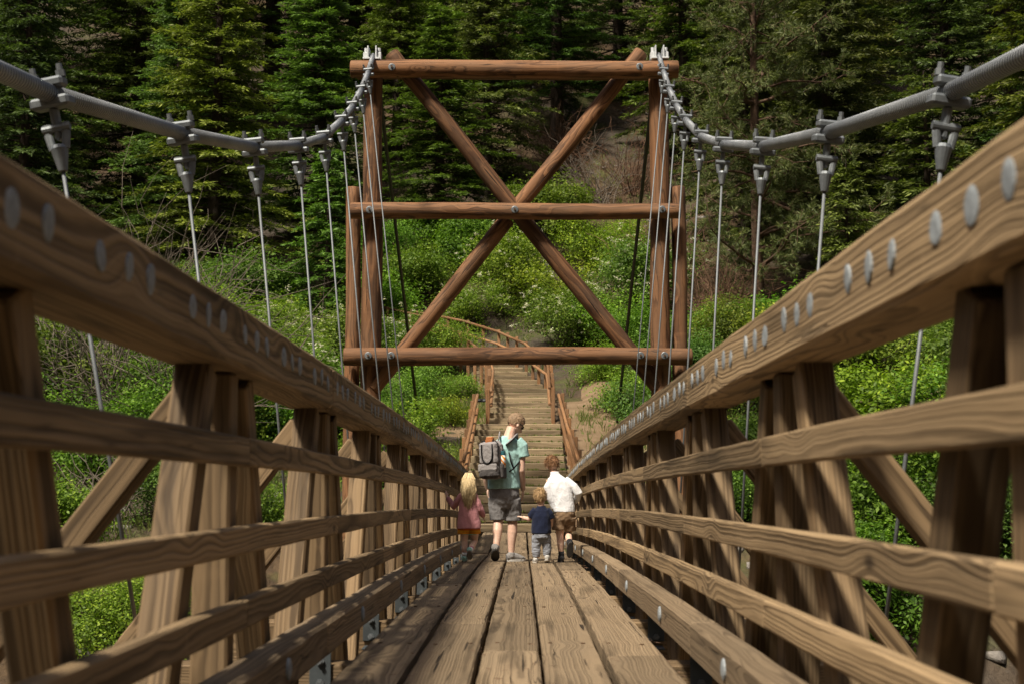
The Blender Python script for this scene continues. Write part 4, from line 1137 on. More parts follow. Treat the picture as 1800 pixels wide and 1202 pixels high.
# ================================================================== people
def skin_mat():
    N = NT('skin'); p = N.obj()
    nz = N.noise(p, 18.0, 3.0, 0.6)
    c = N.mix(N.maprange(nz, 0.3, 0.7), (0.62, 0.385, 0.285), (0.72, 0.49, 0.38))
    b = N.pbsdf(c, 0.5, 0.0, N.bump(nz, 0.1, 0.004), 0.35)
    b.inputs['Subsurface Weight'].default_value = 0.12; b.inputs['Subsurface Radius'].default_value = (0.012, 0.005, 0.003)
    return N.m
M_['skin'] = skin_mat()
def hair_mat(name, c0, c1):
    N = NT(name); p = N.obj()
    nz = N.noise(N.mul(p, (160, 160, 22)), 1.0, 3.0, 0.6)
    N.pbsdf(N.mix(N.maprange(nz, 0.3, 0.7), c0, c1), 0.55, 0.0, N.bump(nz, 0.6, 0.006), 0.3)
    return N.m
M_['hair_man'] = hair_mat('short_sandy_hair', (0.20, 0.125, 0.07), (0.42, 0.29, 0.18))
M_['hair_girl'] = hair_mat('long_blond_hair', (0.58, 0.41, 0.19), (0.85, 0.68, 0.42))
M_['hair_tod'] = hair_mat('toddler_blond_hair', (0.30, 0.18, 0.08), (0.52, 0.34, 0.17))
M_['hair_boy'] = hair_mat('boy_brown_hair', (0.14, 0.065, 0.028), (0.30, 0.155, 0.07))
M_['teal'] = cloth_mat('teal_shirt', (0.36, 0.58, 0.55))
M_['greyshort'] = cloth_mat('grey_shorts', (0.19, 0.18, 0.178))
M_['pink'] = cloth_mat('dusty_pink_tunic', (0.50, 0.225, 0.235))
M_['navy'] = cloth_mat('navy_tee', (0.011, 0.015, 0.036))
M_['heather'] = cloth_mat('heather_grey_joggers', (0.24, 0.25, 0.28))
M_['white'] = cloth_mat('white_pullover', (0.76, 0.76, 0.78), 0.05)
M_['khaki'] = cloth_mat('brown_cargo_shorts', (0.215, 0.140, 0.082))
M_['packgrey'] = cloth_mat('grey_pack_fabric', (0.26, 0.24, 0.235), 0.12, 30)
M_['packdark'] = cloth_mat('charcoal_pack_fabric', (0.075, 0.068, 0.066), 0.12, 30)
M_['strap'] = cloth_mat('black_webbing', (0.012, 0.012, 0.013), 0.2, 40)
M_['leather'] = plain_mat('tan_leather', (0.36, 0.13, 0.045), 0.5, 0.0, 0.2, 40)
M_['shoegrey'] = cloth_mat('grey_shoe', (0.25, 0.235, 0.225), 0.15, 40)
M_['shoelight'] = cloth_mat('pale_grey_shoe', (0.46, 0.44, 0.41), 0.15, 40)
M_['shoeblack'] = cloth_mat('black_shoe', (0.018, 0.018, 0.020), 0.2, 40)
M_['sole'] = plain_mat('dark_sole', (0.045, 0.040, 0.036), 0.8, 0.0, 0.3, 60, 0.6, 0.004)
M_['solelight'] = plain_mat('pale_sole', (0.50, 0.46, 0.40), 0.8, 0.0, 0.15, 60)
M_['solegrey'] = plain_mat('grey_sole', (0.22, 0.20, 0.18), 0.8, 0.0, 0.2, 60)
M_['mint'] = cloth_mat('mint_shoe', (0.30, 0.52, 0.46), 0.15, 40)
M_['sockwhite'] = cloth_mat('white_sock', (0.70, 0.68, 0.66), 0.1, 60)
M_['sockpink'] = cloth_mat('pink_sock_cuff', (0.55, 0.10, 0.22), 0.1, 60)
M_['sockblack'] = cloth_mat('black_sock', (0.015, 0.015, 0.017), 0.1, 60)
M_['lens'] = plain_mat('dark_lens', (0.008, 0.008, 0.009), 0.15, 0.0, 0.0, 10, 0.0, 0.001, 0.6)
def stripe_mat():
    N = NT('striped_shorts'); p = N.obj(); sp = N.n('ShaderNodeSeparateXYZ'); N.l(p, sp.inputs[0])
    z = N.math('ADD', sp.outputs[2], N.math('MULTIPLY', N.noise(p, 9.0, 2.0, 0.5), 0.012))
    c = N.ramp(N.maprange(z, 0.335, 0.445), [(0.0, (0.30, 0.58, 0.44)), (0.13, (0.62, 0.24, 0.02)), (0.42, (0.70, 0.33, 0.02)), (0.55, (0.62, 0.15, 0.02)), (0.72, (0.50, 0.035, 0.02))], 'CONSTANT')
    N.pbsdf(c, 0.9, 0.0, N.bump(N.noise(p, 14.0, 3.0, 0.5), 0.4, 0.02), 0.15)
    return N.m
M_['stripe'] = stripe_mat()

TMP = bpy.data.scenes.new('workbench')
def remesh(mb, name, mat, voxel=0.008, smooth=6, fold=0.0, fscale=9.0, seed=0, stretch=(1, 1, 1), keep=None):
    """fuse the collected volumes into one continuous skin"""
    me = mb.mesh(name + '_raw', mat)
    bm = bmesh.new(); bm.from_mesh(me); bmesh.ops.recalc_face_normals(bm, faces=bm.faces); bm.to_mesh(me); bm.free()
    o = bpy.data.objects.new(name + '_raw', me); TMP.collection.objects.link(o)
    m1 = o.modifiers.new('r', 'REMESH'); m1.mode = 'VOXEL'; m1.voxel_size = voxel
    m2 = o.modifiers.new('s', 'SMOOTH'); m2.factor = 0.5; m2.iterations = smooth
    TMP.view_layers[0].update(); dg = TMP.view_layers[0].depsgraph
    res = bpy.data.meshes.new_from_object(o.evaluated_get(dg)); res.name = name
    bpy.data.objects.remove(o); bpy.data.meshes.remove(me)
    if fold > 0:
        off = Vector((seed * 3.1, seed * 1.7, 0))
        nv = len(res.vertices); co = np.empty(nv * 3, np.float32); nr = np.empty(nv * 3, np.float32)
        res.vertices.foreach_get('co', co); res.vertices.foreach_get('normal', nr)
        co = co.reshape(-1, 3); nr = nr.reshape(-1, 3); qs = co * (np.array(stretch) * fscale) + np.array(off)
        dd = np.array([0.5 * mnoise.noise(q) + 0.9 * (0.35 - abs(mnoise.noise(q * 1.5 + Vector((4, 1, 7))))) + 0.3 * mnoise.noise(q * 3.1) for q in map(Vector, qs.tolist())])
        res.vertices.foreach_set('co', (co + nr * (fold * dd)[:, None]).astype(np.float32).ravel()); res.update()
    if not res.materials: res.materials.append(mat)
    res.polygons.foreach_set('use_smooth', [True] * len(res.polygons))
    return res

def hand(mb, w, d, palm_n, thumb_dir, s=1.0, curl=0.5):
    """palm, four unequal bent fingers and a thumb leaving the side of the palm. w wrist, d along hand, palm_n palm normal"""
    w = Vector(w); d = Vector(d).normalized(); n = Vector(palm_n); n = (n - d * n.dot(d)).normalized()
    t = Vector(thumb_dir); t = (t - d * t.dot(d) - n * t.dot(n)).normalized()
    Mx = Matrix((t, d, n)).transposed()
    mb.ell(w + d * 0.045 * s, (0.040 * s, 0.052 * s, 0.016 * s), Mx, 12, 8)
    for i, (o, L) in enumerate(((0.030, 0.072), (0.011, 0.080), (-0.009, 0.074), (-0.028, 0.058))):
        p0 = w + d * (0.078 * s) + t * (o * s); L *= s
        d1 = (d + n * 0.25 * curl).normalized(); d2 = (d + n * 0.9 * curl).normalized(); d3 = (d * 0.6 + n * 1.3 * curl).normalized()
        p1 = p0 + d1 * L * 0.45; p2 = p1 + d2 * L * 0.32; p3 = p2 + d3 * L * 0.25
        mb.tube([p0 - d * 0.02 * s, p0, p1, p2, p3], [0.0095 * s, 0.0095 * s, 0.009 * s, 0.008 * s, 0.006 * s], 8)
    q0 = w + d * 0.022 * s + t * 0.028 * s; q1 = q0 + (t * 0.75 + d * 0.7).normalized() * 0.036 * s; q2 = q1 + (d + t * 0.15 + n * 0.35).normalized() * 0.032 * s
    mb.tube([q0 - t * 0.012 * s, q0, q1, q2], [0.012 * s, 0.0125 * s, 0.0105 * s, 0.008 * s], 8)

def head(mb, c, r, yaw, pitch, roll=0.0, child=False):
    """face, nose, ears, jaw; returns matrix of the head: local +Y is where the face points"""
    c = Vector(c)
    Mh = Matrix.Rotation(yaw, 3, 'Z') @ Matrix.Rotation(pitch, 3, 'X') @ Matrix.Rotation(roll, 3, 'Y')
    k = 1.06 if child else 1.0
    mb.ell(c + Mh @ Vector((0, -0.010 * r / .1, 0.025 * r / .1)), (0.76 * r, 0.98 * r, 0.93 * r), Mh, 18, 14)          # skull
    mb.ell(c + Mh @ Vector((0, 0.25 * r, -0.42 * r)), (0.58 * r, 0.62 * r, 0.70 * r * k), Mh, 16, 12)                 # face
    mb.ell(c + Mh @ Vector((0, 0.62 * r, -0.93 * r)), (0.30 * r, 0.26 * r, 0.22 * r), Mh, 10, 8)                      # chin
    mb.tube([c + Mh @ Vector((0, 0.84 * r, -0.10 * r)), c + Mh @ Vector((0, 0.98 * r, -0.30 * r)), c + Mh @ Vector((0, 1.06 * r, -0.44 * r)), c + Mh @ Vector((0, 0.88 * r, -0.52 * r))], [0.07 * r, 0.10 * r, 0.15 * r, 0.10 * r], 8)
    for s in (-1, 1):
        mb.ell(c + Mh @ Vector((s * 0.30 * r, 0.80 * r, 0.06 * r)), (0.20 * r, 0.10 * r, 0.07 * r), Mh, 8, 6)           # brow
        mb.ell(c + Mh @ Vector((s * 0.78 * r, -0.02 * r, -0.22 * r)), (0.09 * r, 0.17 * r, 0.27 * r), Mh @ Matrix.Rotation(s * -0.35, 3, 'Z'), 10, 8)  # ear
    mb.ell(c + Mh @ Vector((0, 0.83 * r, -0.68 * r)), (0.20 * r, 0.10 * r, 0.05 * r), Mh, 8, 6)                         # lips
    return Mh

def hair_cap(mb, c, r, Mh, low=0.0, thick=1.06, front=0.35):
    c = Vector(c)
    mb.ell(c + Mh @ Vector((0, -0.08 * r, 0.24 * r)), (0.80 * r * thick, 1.00 * r * thick, 0.97 * r * thick), Mh, 20, 14)

def strands(parent, me, c, r, Mh, mat, n, ln, seed, spread=0.25):
    """short hair growing from the cap, combed from the crown downwards"""
    g = np.random.default_rng(seed); m = len(me.polygons)
    cen = np.empty(m * 3, np.float32); me.polygons.foreach_get('center', cen); cen = cen.reshape(-1, 3)
    nor = np.empty(m * 3, np.float32); me.polygons.foreach_get('normal', nor); nor = nor.reshape(-1, 3)
    i = g.integers(0, m, n); P = cen[i]; Nn = nor[i]
    crown = np.array(Vector(c) + Mh @ Vector((0.01, -0.45 * r, 1.1 * r)))
    d = P - crown; d = d - Nn * np.sum(d * Nn, 1, keepdims=True)
    D = unit(unit(d) + Nn * g.uniform(0.05, 0.5, (n, 1)) + g.normal(0, spread, (n, 3)))
    V, F = leaves_vf(P - Nn * 0.003, D, Nn, ln * (0.6 + 0.8 * g.random(n)), 0.005)
    o = link('hair_strands', mesh_np('hair_strands', V, F, mat), parent); o.matrix_parent_inverse = Matrix.Identity(4); return o

def cut_hair(me, c, r, Mh, plane):
    """drop the cap below the hairline: plane gives local z limit as a function of local y"""
    bm = bmesh.new(); bm.from_mesh(me); inv = Mh.inverted(); c = Vector(c); dl = []
    for f in bm.faces:
        l = inv @ (f.calc_center_median() - c) / r
        if l.z < plane(l.y, l.x): dl.append(f)
    bmesh.ops.delete(bm, geom=dl, context='FACES'); bm.to_mesh(me); bm.free()

def shoe(parent, heel, toe, up, mat, solemat, s=1.0, name='shoe'):
    """shoe from heel to toe, up = direction of the ankle side"""
    M, L = frame(heel, toe, up)
    mb = MB()
    w = 0.048 * s
    mb.tube([(-0.01 * s, 0, 0.045 * s), (0.03 * s, 0, 0.055 * s), (L * 0.45, 0, 0.050 * s), (L * 0.75, 0, 0.036 * s), (L - 0.012 * s, 0, 0.028 * s)], [(w * .55, 0.035 * s), (w * .85, 0.050 * s), (w * .85, 0.045 * s), (w, 0.030 * s), (w * .55, 0.018 * s)], 14)
    mb.tube([(0.045 * s, 0, 0.05 * s), (0.05 * s, 0, 0.10 * s)], [(0.05 * s, 0.040 * s), (0.045 * s, 0.036 * s)], 12)
    me = remesh(mb, name, mat, 0.006 * max(s, .7), 3)
    o = link(name, me, parent, M)
    sb = MB()
    n = 14; pts = []
    for i in range(n):
        a = 2 * math.pi * i / n; x = L * 0.5 + (L * 0.53) * math.cos(a); wy = w * (1.02 + 0.12 * math.cos(a)) * math.sin(a); pts.append((x, wy))
    V = [(x, y, 0.0) for x, y in pts] + [(x, y, 0.024 * s) for x, y in pts] + [(L * .5 + (x - L * .5) * .92, y * .9, -0.006 * s) for x, y in pts]
    F = [(i, (i + 1) % n, n + (i + 1) % n, n + i) for i in range(n)] + [(2 * n + i, 2 * n + (i + 1) % n, (i + 1) % n, i) for i in range(n)]
    F += [tuple(reversed(range(2 * n, 3 * n))), tuple(range(n, 2 * n))]
    sb.add(V, F); sb.build('sole', solemat, o, M)
    # laces
    lb = MB()
    for q in (0.42, 0.50, 0.58, 0.66):
        lb.tube([(L * q, -w * .6, 0.072 * s - (q - .42) * 0.10 * s), (L * q, 0, 0.092 * s - (q - .42) * 0.12 * s), (L * q, w * .6, 0.072 * s - (q - .42) * 0.10 * s)], 0.004 * s, 5)
    lb.build('laces', solemat, o, M)
    return o

def person(name, x, y, label, rz=0.0):
    z = zc(y)
    p = empty(name, (x, y, z), label, 'person')
    Mw = Matrix.Translation((x, y, z)) @ Matrix.Rotation(rz, 4, 'Z')
    p.matrix_basis = Mw; WM[p.name] = Matrix.Identity(4)      # parts are built in the person's own frame
    p.matrix_basis = Mw
    return p
def attach(o): o.matrix_parent_inverse = Matrix.Identity(4)

# ---------------------------------------------------------------- man
man = person('person', -0.115, 18.0, 'man in teal tee and grey shorts walking away, head turned down to the right')
b = MB(); r = 0.112
Hc = Vector((0.095, 0.07, 1.722))
Mh = head(b, Hc, r, R(-62), R(-32))
b.tube([(0.0, -0.02, 1.50), (0.015, 0.0, 1.58), (0.045, 0.025, 1.67)], [0.080, 0.068, 0.064], 12)
b.rings([(-0.05, 0, 0.80, 0.165, 0.11), (-0.055, 0, 0.98, 0.165, 0.11), (-0.05, 0, 1.15, 0.165, 0.11), (-0.045, 0, 1.32, 0.185, 0.115), (-0.035, 0, 1.46, 0.16, 0.095), (-0.02, 0, 1.54, 0.07, 0.06)])
b.tube([(0.135, -0.01, 1.47), (0.165, -0.005, 1.31), (0.160, -0.03, 1.13), (0.175, 0.03, 1.0), (0.185, 0.07, 0.885)], [0.060, 0.055, 0.047, 0.043, 0.030], 12)
hand(b, (0.185, 0.072, 0.885), (-0.08, 0.06, -1.0), (-1, 0.2, 0), (0.1, 1, 0), 1.0, 0.55)
b.tube([(-0.215, 0.0, 1.46), (-0.27, 0.03, 1.30), (-0.285, 0.06, 1.12), (-0.28, 0.12, 1.0), (-0.265, 0.16, 0.90)], [0.060, 0.054, 0.046, 0.042, 0.030], 12)
hand(b, (-0.265, 0.16, 0.90), (0.05, -0.05, -1.0), (1, 0.1, 0), (0.1, 1, 0), 1.0, 0.6)
b.tube([(-0.135, 0.0, 0.85), (-0.135, 0.02, 0.62), (-0.130, 0.01, 0.50), (-0.135, -0.05, 0.38), (-0.145, -0.10, 0.25), (-0.155, -0.15, 0.14)], [0.092, 0.080, 0.060, 0.062, 0.046, 0.036], 14)
b.tube([(0.03, 0.0, 0.85), (0.05, 0.03, 0.62), (0.055, 0.04, 0.50), (0.05, 0.03, 0.36), (0.040, 0.02, 0.22), (0.036, 0.02, 0.09)], [0.092, 0.080, 0.060, 0.064, 0.048, 0.038], 14)
o = link('body', remesh(b, 'body', M_['skin'], 0.0065, 3), man); attach(o)
hb = MB(); hair_cap(hb, Hc, r, Mh, thick=1.05); me = remesh(hb, 'hair', M_['hair_man'], 0.007, 2, 0.006, 60, 3)
cut_hair(me, Hc, r, Mh, lambda y, x: (-0.35 if y < -0.35 else (-0.02 if y < 0.2 else 0.52)) - 0.1 * (abs(x) > .7))
o = link('hair', me, man); attach(o); strands(o, me, Hc, r, Mh, M_['hair_man'], 1500, 0.020, 41)
gl = MB()
for s in (-1, 1):
    gl.ell(Hc + Mh @ Vector((s * 0.036, 0.095, -0.006)), (0.030, 0.010, 0.022), Mh, 12, 8)
    gl.tube([Hc + Mh @ Vector((s * 0.064, 0.092, 0.004)), Hc + Mh @ Vector((s * 0.092, 0.04, 0.004)), Hc + Mh @ Vector((s * 0.088, -0.02, -0.004))], [(0.004, 0.008)] * 3, 6)
gl.cyl(Hc + Mh @ Vector((-0.01, 0.104, 0.0)), Hc + Mh @ Vector((0.01, 0.104, 0.0)), 0.005, 6)
o = gl.build('sunglasses', M_['lens'], man, smooth=True); attach(o)
# shirt
b = MB()
b.rings([(-0.055, 0, 0.905, 0.205, 0.145), (-0.055, 0, 1.0, 0.20, 0.14), (-0.052, 0, 1.12, 0.195, 0.138), (-0.045, 0, 1.28, 0.218, 0.14), (-0.04, 0, 1.40, 0.222, 0.130), (-0.035, 0, 1.47, 0.195, 0.115), (-0.02, -0.005, 1.53, 0.12, 0.09), (-0.005, -0.005, 1.565, 0.078, 0.075)])
b.tube([(0.10, -0.01, 1.49), (0.160, -0.01, 1.43), (0.182, -0.01, 1.30)], [0.085, 0.088, 0.082], 14)
b.tube([(-0.18, -0.0, 1.49), (-0.235, 0.01, 1.43), (-0.275, 0.03, 1.29)], [0.085, 0.085, 0.078], 14)
o = link('shirt', remesh(b, 'shirt', M_['teal'], 0.008, 2, 0.014, 7.0, 1, (1, 1, 0.6)), man); attach(o)
b = MB()
b.rings([(-0.045, 0, 0.66, 0.10, 0.09), (-0.047, 0, 0.73, 0.165, 0.125), (-0.05, 0, 0.82, 0.190, 0.142), (-0.052, 0, 0.90, 0.185, 0.135), (-0.054, 0, 0.965, 0.175, 0.125)])
b.tube([(-0.13, 0.0, 0.78), (-0.140, 0.012, 0.64), (-0.135, 0.012, 0.515)], [(0.105, 0.12), (0.098, 0.105), (0.094, 0.098)], 16)
b.tube([(0.035, 0.0, 0.78), (0.058, 0.03, 0.64), (0.062, 0.038, 0.505)], [(0.105, 0.12), (0.100, 0.108), (0.098, 0.102)], 16)
o = link('shorts', remesh(b, 'shorts', M_['greyshort'], 0.008, 2, 0.013, 9.0, 2, (1, 1, 0.9)), man); attach(o)
for (a_, b_, up) in (((-0.158, -0.225, 0.150), (-0.165, -0.035, 0.005), (0, 1, 0.75)), ((-0.01, -0.03, 0.0), (0.215, 0.085, 0.0), (0, 0, 1))):
    o = shoe(man, a_, b_, up, M_['shoegrey'], M_['sole'] if a_[2] > .1 else M_['shoelight'], 1.1); attach(o)
    for c_ in o.children: c_.matrix_parent_inverse = o.matrix_basis.inverted()
# ---------------------------------------------------------------- backpack
pk = person('backpack', -0.115, 18.0, 'grey and charcoal backpack with black handles worn by the man'); pk['category'] = 'backpack'
YAW = Matrix.Translation((-0.185, -0.145, 1.03)) @ Matrix.Rotation(R(-24), 4, 'Z') @ Matrix.Rotation(R(-3), 4, 'Y')
Q = lambda v: YAW @ Vector(v)
def pbox(name, c, d, mat, parent=None, vox=0.007, sm=6, fold=0.004):
    b = MB(); b.box(c, d, ch=min(d) * 0.36)
    o = link(name, remesh(b, name, mat, vox, sm + 6, fold * 2.0, 11, 5), parent or pk, YAW)
    return o
po = pbox('pack_body', (0, -0.01, 0.235), (0.30, 0.16, 0.48), M_['packgrey'])
po2 = pbox('front_panel', (0, -0.105, 0.315), (0.25, 0.075, 0.28), M_['packgrey'])
po3 = pbox('front_pocket', (0, -0.115, 0.085), (0.275, 0.10, 0.165), M_['packdark'])
po4 = pbox('flap', (-0.005, -0.150, 0.135), (0.262, 0.030, 0.10), M_['packgrey'])
pbox('side_pocket', (0.150, -0.02, 0.09), (0.05, 0.13, 0.19), M_['packdark'])
b = MB()
for s in (-1, 1): b.tube([(s * 0.072, -0.138, 0.425), (s * 0.075, -0.146, 0.32), (s * 0.066, -0.150, 0.24), (s * 0.03, -0.152, 0.195), (0, -0.153, 0.185)], [(0.026, 0.009)] * 5, 8)
b.build('carry_handle', M_['strap'], pk, YAW)
b = MB(); b.tube([(-0.13, -0.088, 0.30), (-0.128, -0.09, 0.43), (-0.09, -0.092, 0.468), (0.09, -0.092, 0.468), (0.128, -0.09, 0.43), (0.132, -0.088, 0.20)], 0.007, 8); b.build('zip', M_['strap'], pk, YAW)
b = MB(); b.box((0.005, -0.055, 0.495), (0.095, 0.07, 0.05), ch=0.012); b.build('leather_tab', M_['leather'], pk, YAW)
b = MB(); b.box((0.005, -0.095, 0.462), (0.098, 0.012, 0.05), ch=0.004); b.build('leather_patch', M_['leather'], pk, YAW)
for c_ in pk.children:
    pass
def strap(pts, w, mat, name):
    b = MB(); b.tube(pts, [(w, 0.010)] * len(pts), 8); return b.build(name, mat, pk, smooth=True)
strap([(-0.13, -0.14, 1.48), (-0.115, -0.125, 1.55), (-0.11, -0.03, 1.60), (-0.115, 0.08, 1.54), (-0.13, 0.14, 1.38)], 0.026, M_['packgrey'], 'shoulder_strap')
strap([(-0.02, -0.15, 1.46), (0.04, -0.142, 1.515), (0.085, -0.09, 1.565), (0.10, 0.0, 1.585), (0.105, 0.08, 1.54), (0.10, 0.14, 1.38)], 0.026, M_['packgrey'], 'shoulder_strap')
strap([(-0.03, -0.143, 1.45), (0.04, -0.137, 1.505), (0.088, -0.085, 1.556)], 0.036, M_['strap'], 'strap_edge')
strap([(-0.03, -0.11, 1.09), (0.06, -0.155, 1.15), (0.135, -0.08, 1.235), (0.155, 0.0, 1.275)], 0.012, M_['strap'], 'lower_strap')
strap([(0.01, -0.15, 1.36), (0.03, -0.165, 1.25), (0.065, -0.158, 1.165)], 0.006, M_['strap'], 'side_strap')
bt = person('water_bottle', -0.115, 18.0, 'small teal-capped bottle with orange and yellow print in the pack side pocket'); bt['category'] = 'bottle'
def bottle_mat():
    N = NT('printed_bottle'); p = N.obj(); sp = N.n('ShaderNodeSeparateXYZ'); N.l(p, sp.inputs[0])
    w = N.math('SINE', N.math('ADD', N.math('MULTIPLY', sp.outputs[2], 95.0), N.math('MULTIPLY', sp.outputs[0], 140.0)))
    c = N.mix(N.math('GREATER_THAN', w, 0.1), (0.85, 0.83, 0.80), (0.85, 0.42, 0.02))
    c = N.mix(N.math('GREATER_THAN', w, 0.75), c, (0.80, 0.16, 0.02))
    N.pbsdf(c, 0.35, 0.0, None, 0.4); return N.m
Mb = YAW @ Matrix.Translation((0.155, -0.02, 0.13))
b = MB(); b.tube([(0, 0, 0), (0, 0, 0.145), (0, 0, 0.16)], [0.032, 0.032, 0.022], 16); b.build('bottle', bottle_mat(), bt, Mb, smooth=True)
b = MB(); b.tube([(0, 0, 0.155), (0, 0, 0.20), (0, 0, 0.207)], [0.029, 0.029, 0.022], 16); b.build('cap', plain_mat('teal_cap', (0.03, 0.11, 0.13), 0.4), bt, Mb)

# ---------------------------------------------------------------- girl
girl = person('person', -0.605, 17.7, 'small girl with long blond hair in pink tunic touching the left rail')
b = MB(); r = 0.087; Hc = Vector((0.0, 0.01, 0.985))
Mh = head(b, Hc, r, R(8), R(-8), child=True)
b.tube([(0, 0, 0.82), (0, 0.005, 0.92)], [0.045, 0.042], 10)
b.rings([(0.0, 0, 0.42, 0.095, 0.075), (0.0, 0, 0.55, 0.095, 0.072), (-0.005, 0, 0.70, 0.095, 0.07), (-0.005, 0, 0.80, 0.085, 0.062), (0, 0, 0.855, 0.04, 0.04)])
b.tube([(-0.095, 0, 0.80), (-0.155, 0.02, 0.73), (-0.185, 0.05, 0.675), (-0.24, 0.08, 0.755), (-0.272, 0.09, 0.80)], [0.038, 0.034, 0.031, 0.026, 0.019], 10)
hand(b, (-0.272, 0.09, 0.80), (-0.25, 0.15, 1.0), (-0.7, 0.7, 0.1), (0.7, 0.6, 0), 0.60, 0.8)
b.tube([(0.085, 0, 0.80), (0.125, 0.0, 0.70), (0.145, 0.01, 0.645), (0.175, 0.05, 0.575), (0.188, 0.06, 0.545)], [0.038, 0.034, 0.031, 0.026, 0.019], 10)
hand(b, (0.188, 0.06, 0.545), (0.3, 0.2, -1.0), (-1, 0, -0.2), (0, 1, 0), 0.60, 0.6)
b.tube([(-0.045, 0, 0.46), (-0.048, 0.01, 0.33), (-0.048, 0.01, 0.25), (-0.045, -0.01, 0.17), (-0.045, 0.0, 0.07)], [0.058, 0.050, 0.040, 0.040, 0.028], 12)
b.tube([(0.055, 0, 0.46), (0.075, 0.03, 0.33), (0.075, 0.05, 0.255), (0.050, -0.03, 0.20), (0.025, -0.11, 0.145)], [0.058, 0.050, 0.040, 0.040, 0.028], 12)
o = link('body', remesh(b, 'body', M_['skin'], 0.0055, 3), girl); attach(o)
b = MB()
b.rings([(0.01, 0, 0.415, 0.150, 0.115), (0.008, 0, 0.50, 0.140, 0.105), (0.0, 0, 0.62, 0.122, 0.092), (-0.005, 0, 0.74, 0.110, 0.082), (-0.005, 0, 0.81, 0.100, 0.074), (0, 0, 0.855, 0.065, 0.058), (0, 0.002, 0.875, 0.048, 0.048)])
b.tube([(-0.07, 0, 0.815), (-0.150, 0.02, 0.73), (-0.185, 0.05, 0.675), (-0.235, 0.078, 0.750), (-0.262, 0.088, 0.787)], [0.050, 0.044, 0.042, 0.036, 0.028], 12)
b.tube([(0.06, 0, 0.815), (0.120, 0.0, 0.70), (0.145, 0.01, 0.645), (0.172, 0.045, 0.585), (0.184, 0.057, 0.555)], [0.050, 0.044, 0.042, 0.036, 0.028], 12)
o = link('tunic', remesh(b, 'tunic', M_['pink'], 0.0065, 2, 0.012, 10.0, 3, (1, 1, 0.35)), girl); attach(o)
b = MB()
b.rings([(0.008, 0, 0.40, 0.125, 0.100), (0.005, 0, 0.47, 0.115, 0.09)])
b.tube([(-0.055, 0, 0.46), (-0.060, 0.005, 0.345)], [0.078, 0.078], 14); b.tube([(0.065, 0, 0.46), (0.078, 0.015, 0.345)], [0.078, 0.078], 14)
o = link('shorts', remesh(b, 'shorts', M_['stripe'], 0.007, 3, 0.004, 12, 4), girl); attach(o)
# hair: cap and long strands
g = np.random.default_rng(5); hb = MB()
hair_cap(hb, Hc, r, Mh, thick=1.08)
hb.rings([(-0.005, -0.055, 0.80, 0.055, 0.030), (0.0, -0.050, 0.86, 0.075, 0.045), (0, -0.035, 0.93, 0.085, 0.065), (0, -0.02, 1.0, 0.085, 0.08)], 14)
me = remesh(hb, 'hair', M_['hair_girl'], 0.007, 3, 0.005, 50, 2, (1, 1, 0.25))
cut_hair(me, Hc, r, Mh, lambda y, x: -9 if y < 0.15 else 0.45)
hr = link('hair', me, girl); attach(hr)
sb = MB()
for i in range(420):
    a = g.uniform(-1.35, 1.35) - math.pi / 2
    x0 = math.cos(a) * 0.088; y0 = math.sin(a) * 0.098
    ln = g.uniform(0.14, 0.36) * (1 - 0.15 * abs(a + math.pi / 2)); z0 = 1.0 + g.uniform(-0.05, 0.035)
    xe = x0 * g.uniform(0.35, 1.05) + g.normal(0, 0.014); wav = g.normal(0, 0.012)
    pts = [(x0 * 0.45, y0 * 0.5, z0 + 0.062), (x0 * 0.95, y0 * 0.97, z0 - 0.01), (x0 * 0.98 + wav, y0 * 0.98 - 0.005, z0 - ln * 0.5), (xe, y0 * 0.75 - 0.035 + g.normal(0, .01), z0 - ln)]
    sb.tube(pts, [(0.004, 0.002), (0.005, 0.003), (0.0045, 0.002), (0.0012, 0.0008)], 4)
o = sb.build('hair_strands', M_['hair_girl'], hr, smooth=True)
for (a_, b_, up) in (((-0.05, -0.05, 0.0), (-0.048, 0.105, 0.0), (0, 0, 1)), ((0.018, -0.175, 0.145), (0.022, -0.065, 0.035), (0, 0.75, 0.65))):
    o = shoe(girl, a_, b_, up, M_['mint'], M_['solegrey'], 0.72); attach(o)
    for c_ in o.children: c_.matrix_parent_inverse = o.matrix_basis.inverted()
for (p0, p1) in (((-0.045, -0.004, 0.055), (-0.045, -0.004, 0.125)), ((0.022, -0.125, 0.135), (0.036, -0.085, 0.165))):
    b = MB(); b.tube([p0, p1], 0.034, 12); o = b.build('sock', M_['sockwhite'], girl, smooth=True); attach(o)
    d = (Vector(p1) - Vector(p0)).normalized(); b = MB(); b.tube([p1, Vector(p1) + d * 0.014], 0.035, 12); q = b.build('cuff', M_['sockpink'], o); q.matrix_parent_inverse = Matrix.Identity(4)

# ---------------------------------------------------------------- toddler
tod = person('person', 0.292, 17.4, 'toddler in navy tee and grey joggers reaching for the man')
b = MB(); r = 0.088; Hc = Vector((-0.012, 0.01, 0.79))
Mh = head(b, Hc, r, R(-5), R(-12), child=True)
b.tube([(0, 0, 0.64), (-0.005, 0.0, 0.74)], [0.042, 0.042], 10)
b.rings([(0.0, 0, 0.34, 0.09, 0.075), (0.0, 0, 0.45, 0.09, 0.078), (0, 0, 0.56, 0.088, 0.07), (0, 0, 0.635, 0.075, 0.058), (0, 0, 0.68, 0.04, 0.04)])
b.tube([(-0.085, 0, 0.62), (-0.125, 0.02, 0.56), (-0.145, 0.04, 0.525), (-0.20, 0.08, 0.535), (-0.225, 0.10, 0.545)], [0.038, 0.034, 0.031, 0.026, 0.020], 10)
hand(b, (-0.225, 0.10, 0.545), (-1.0, 0.3, 0.25), (0, 0.3, -1), (0.1, 1, 0.2), 0.52, 0.7)
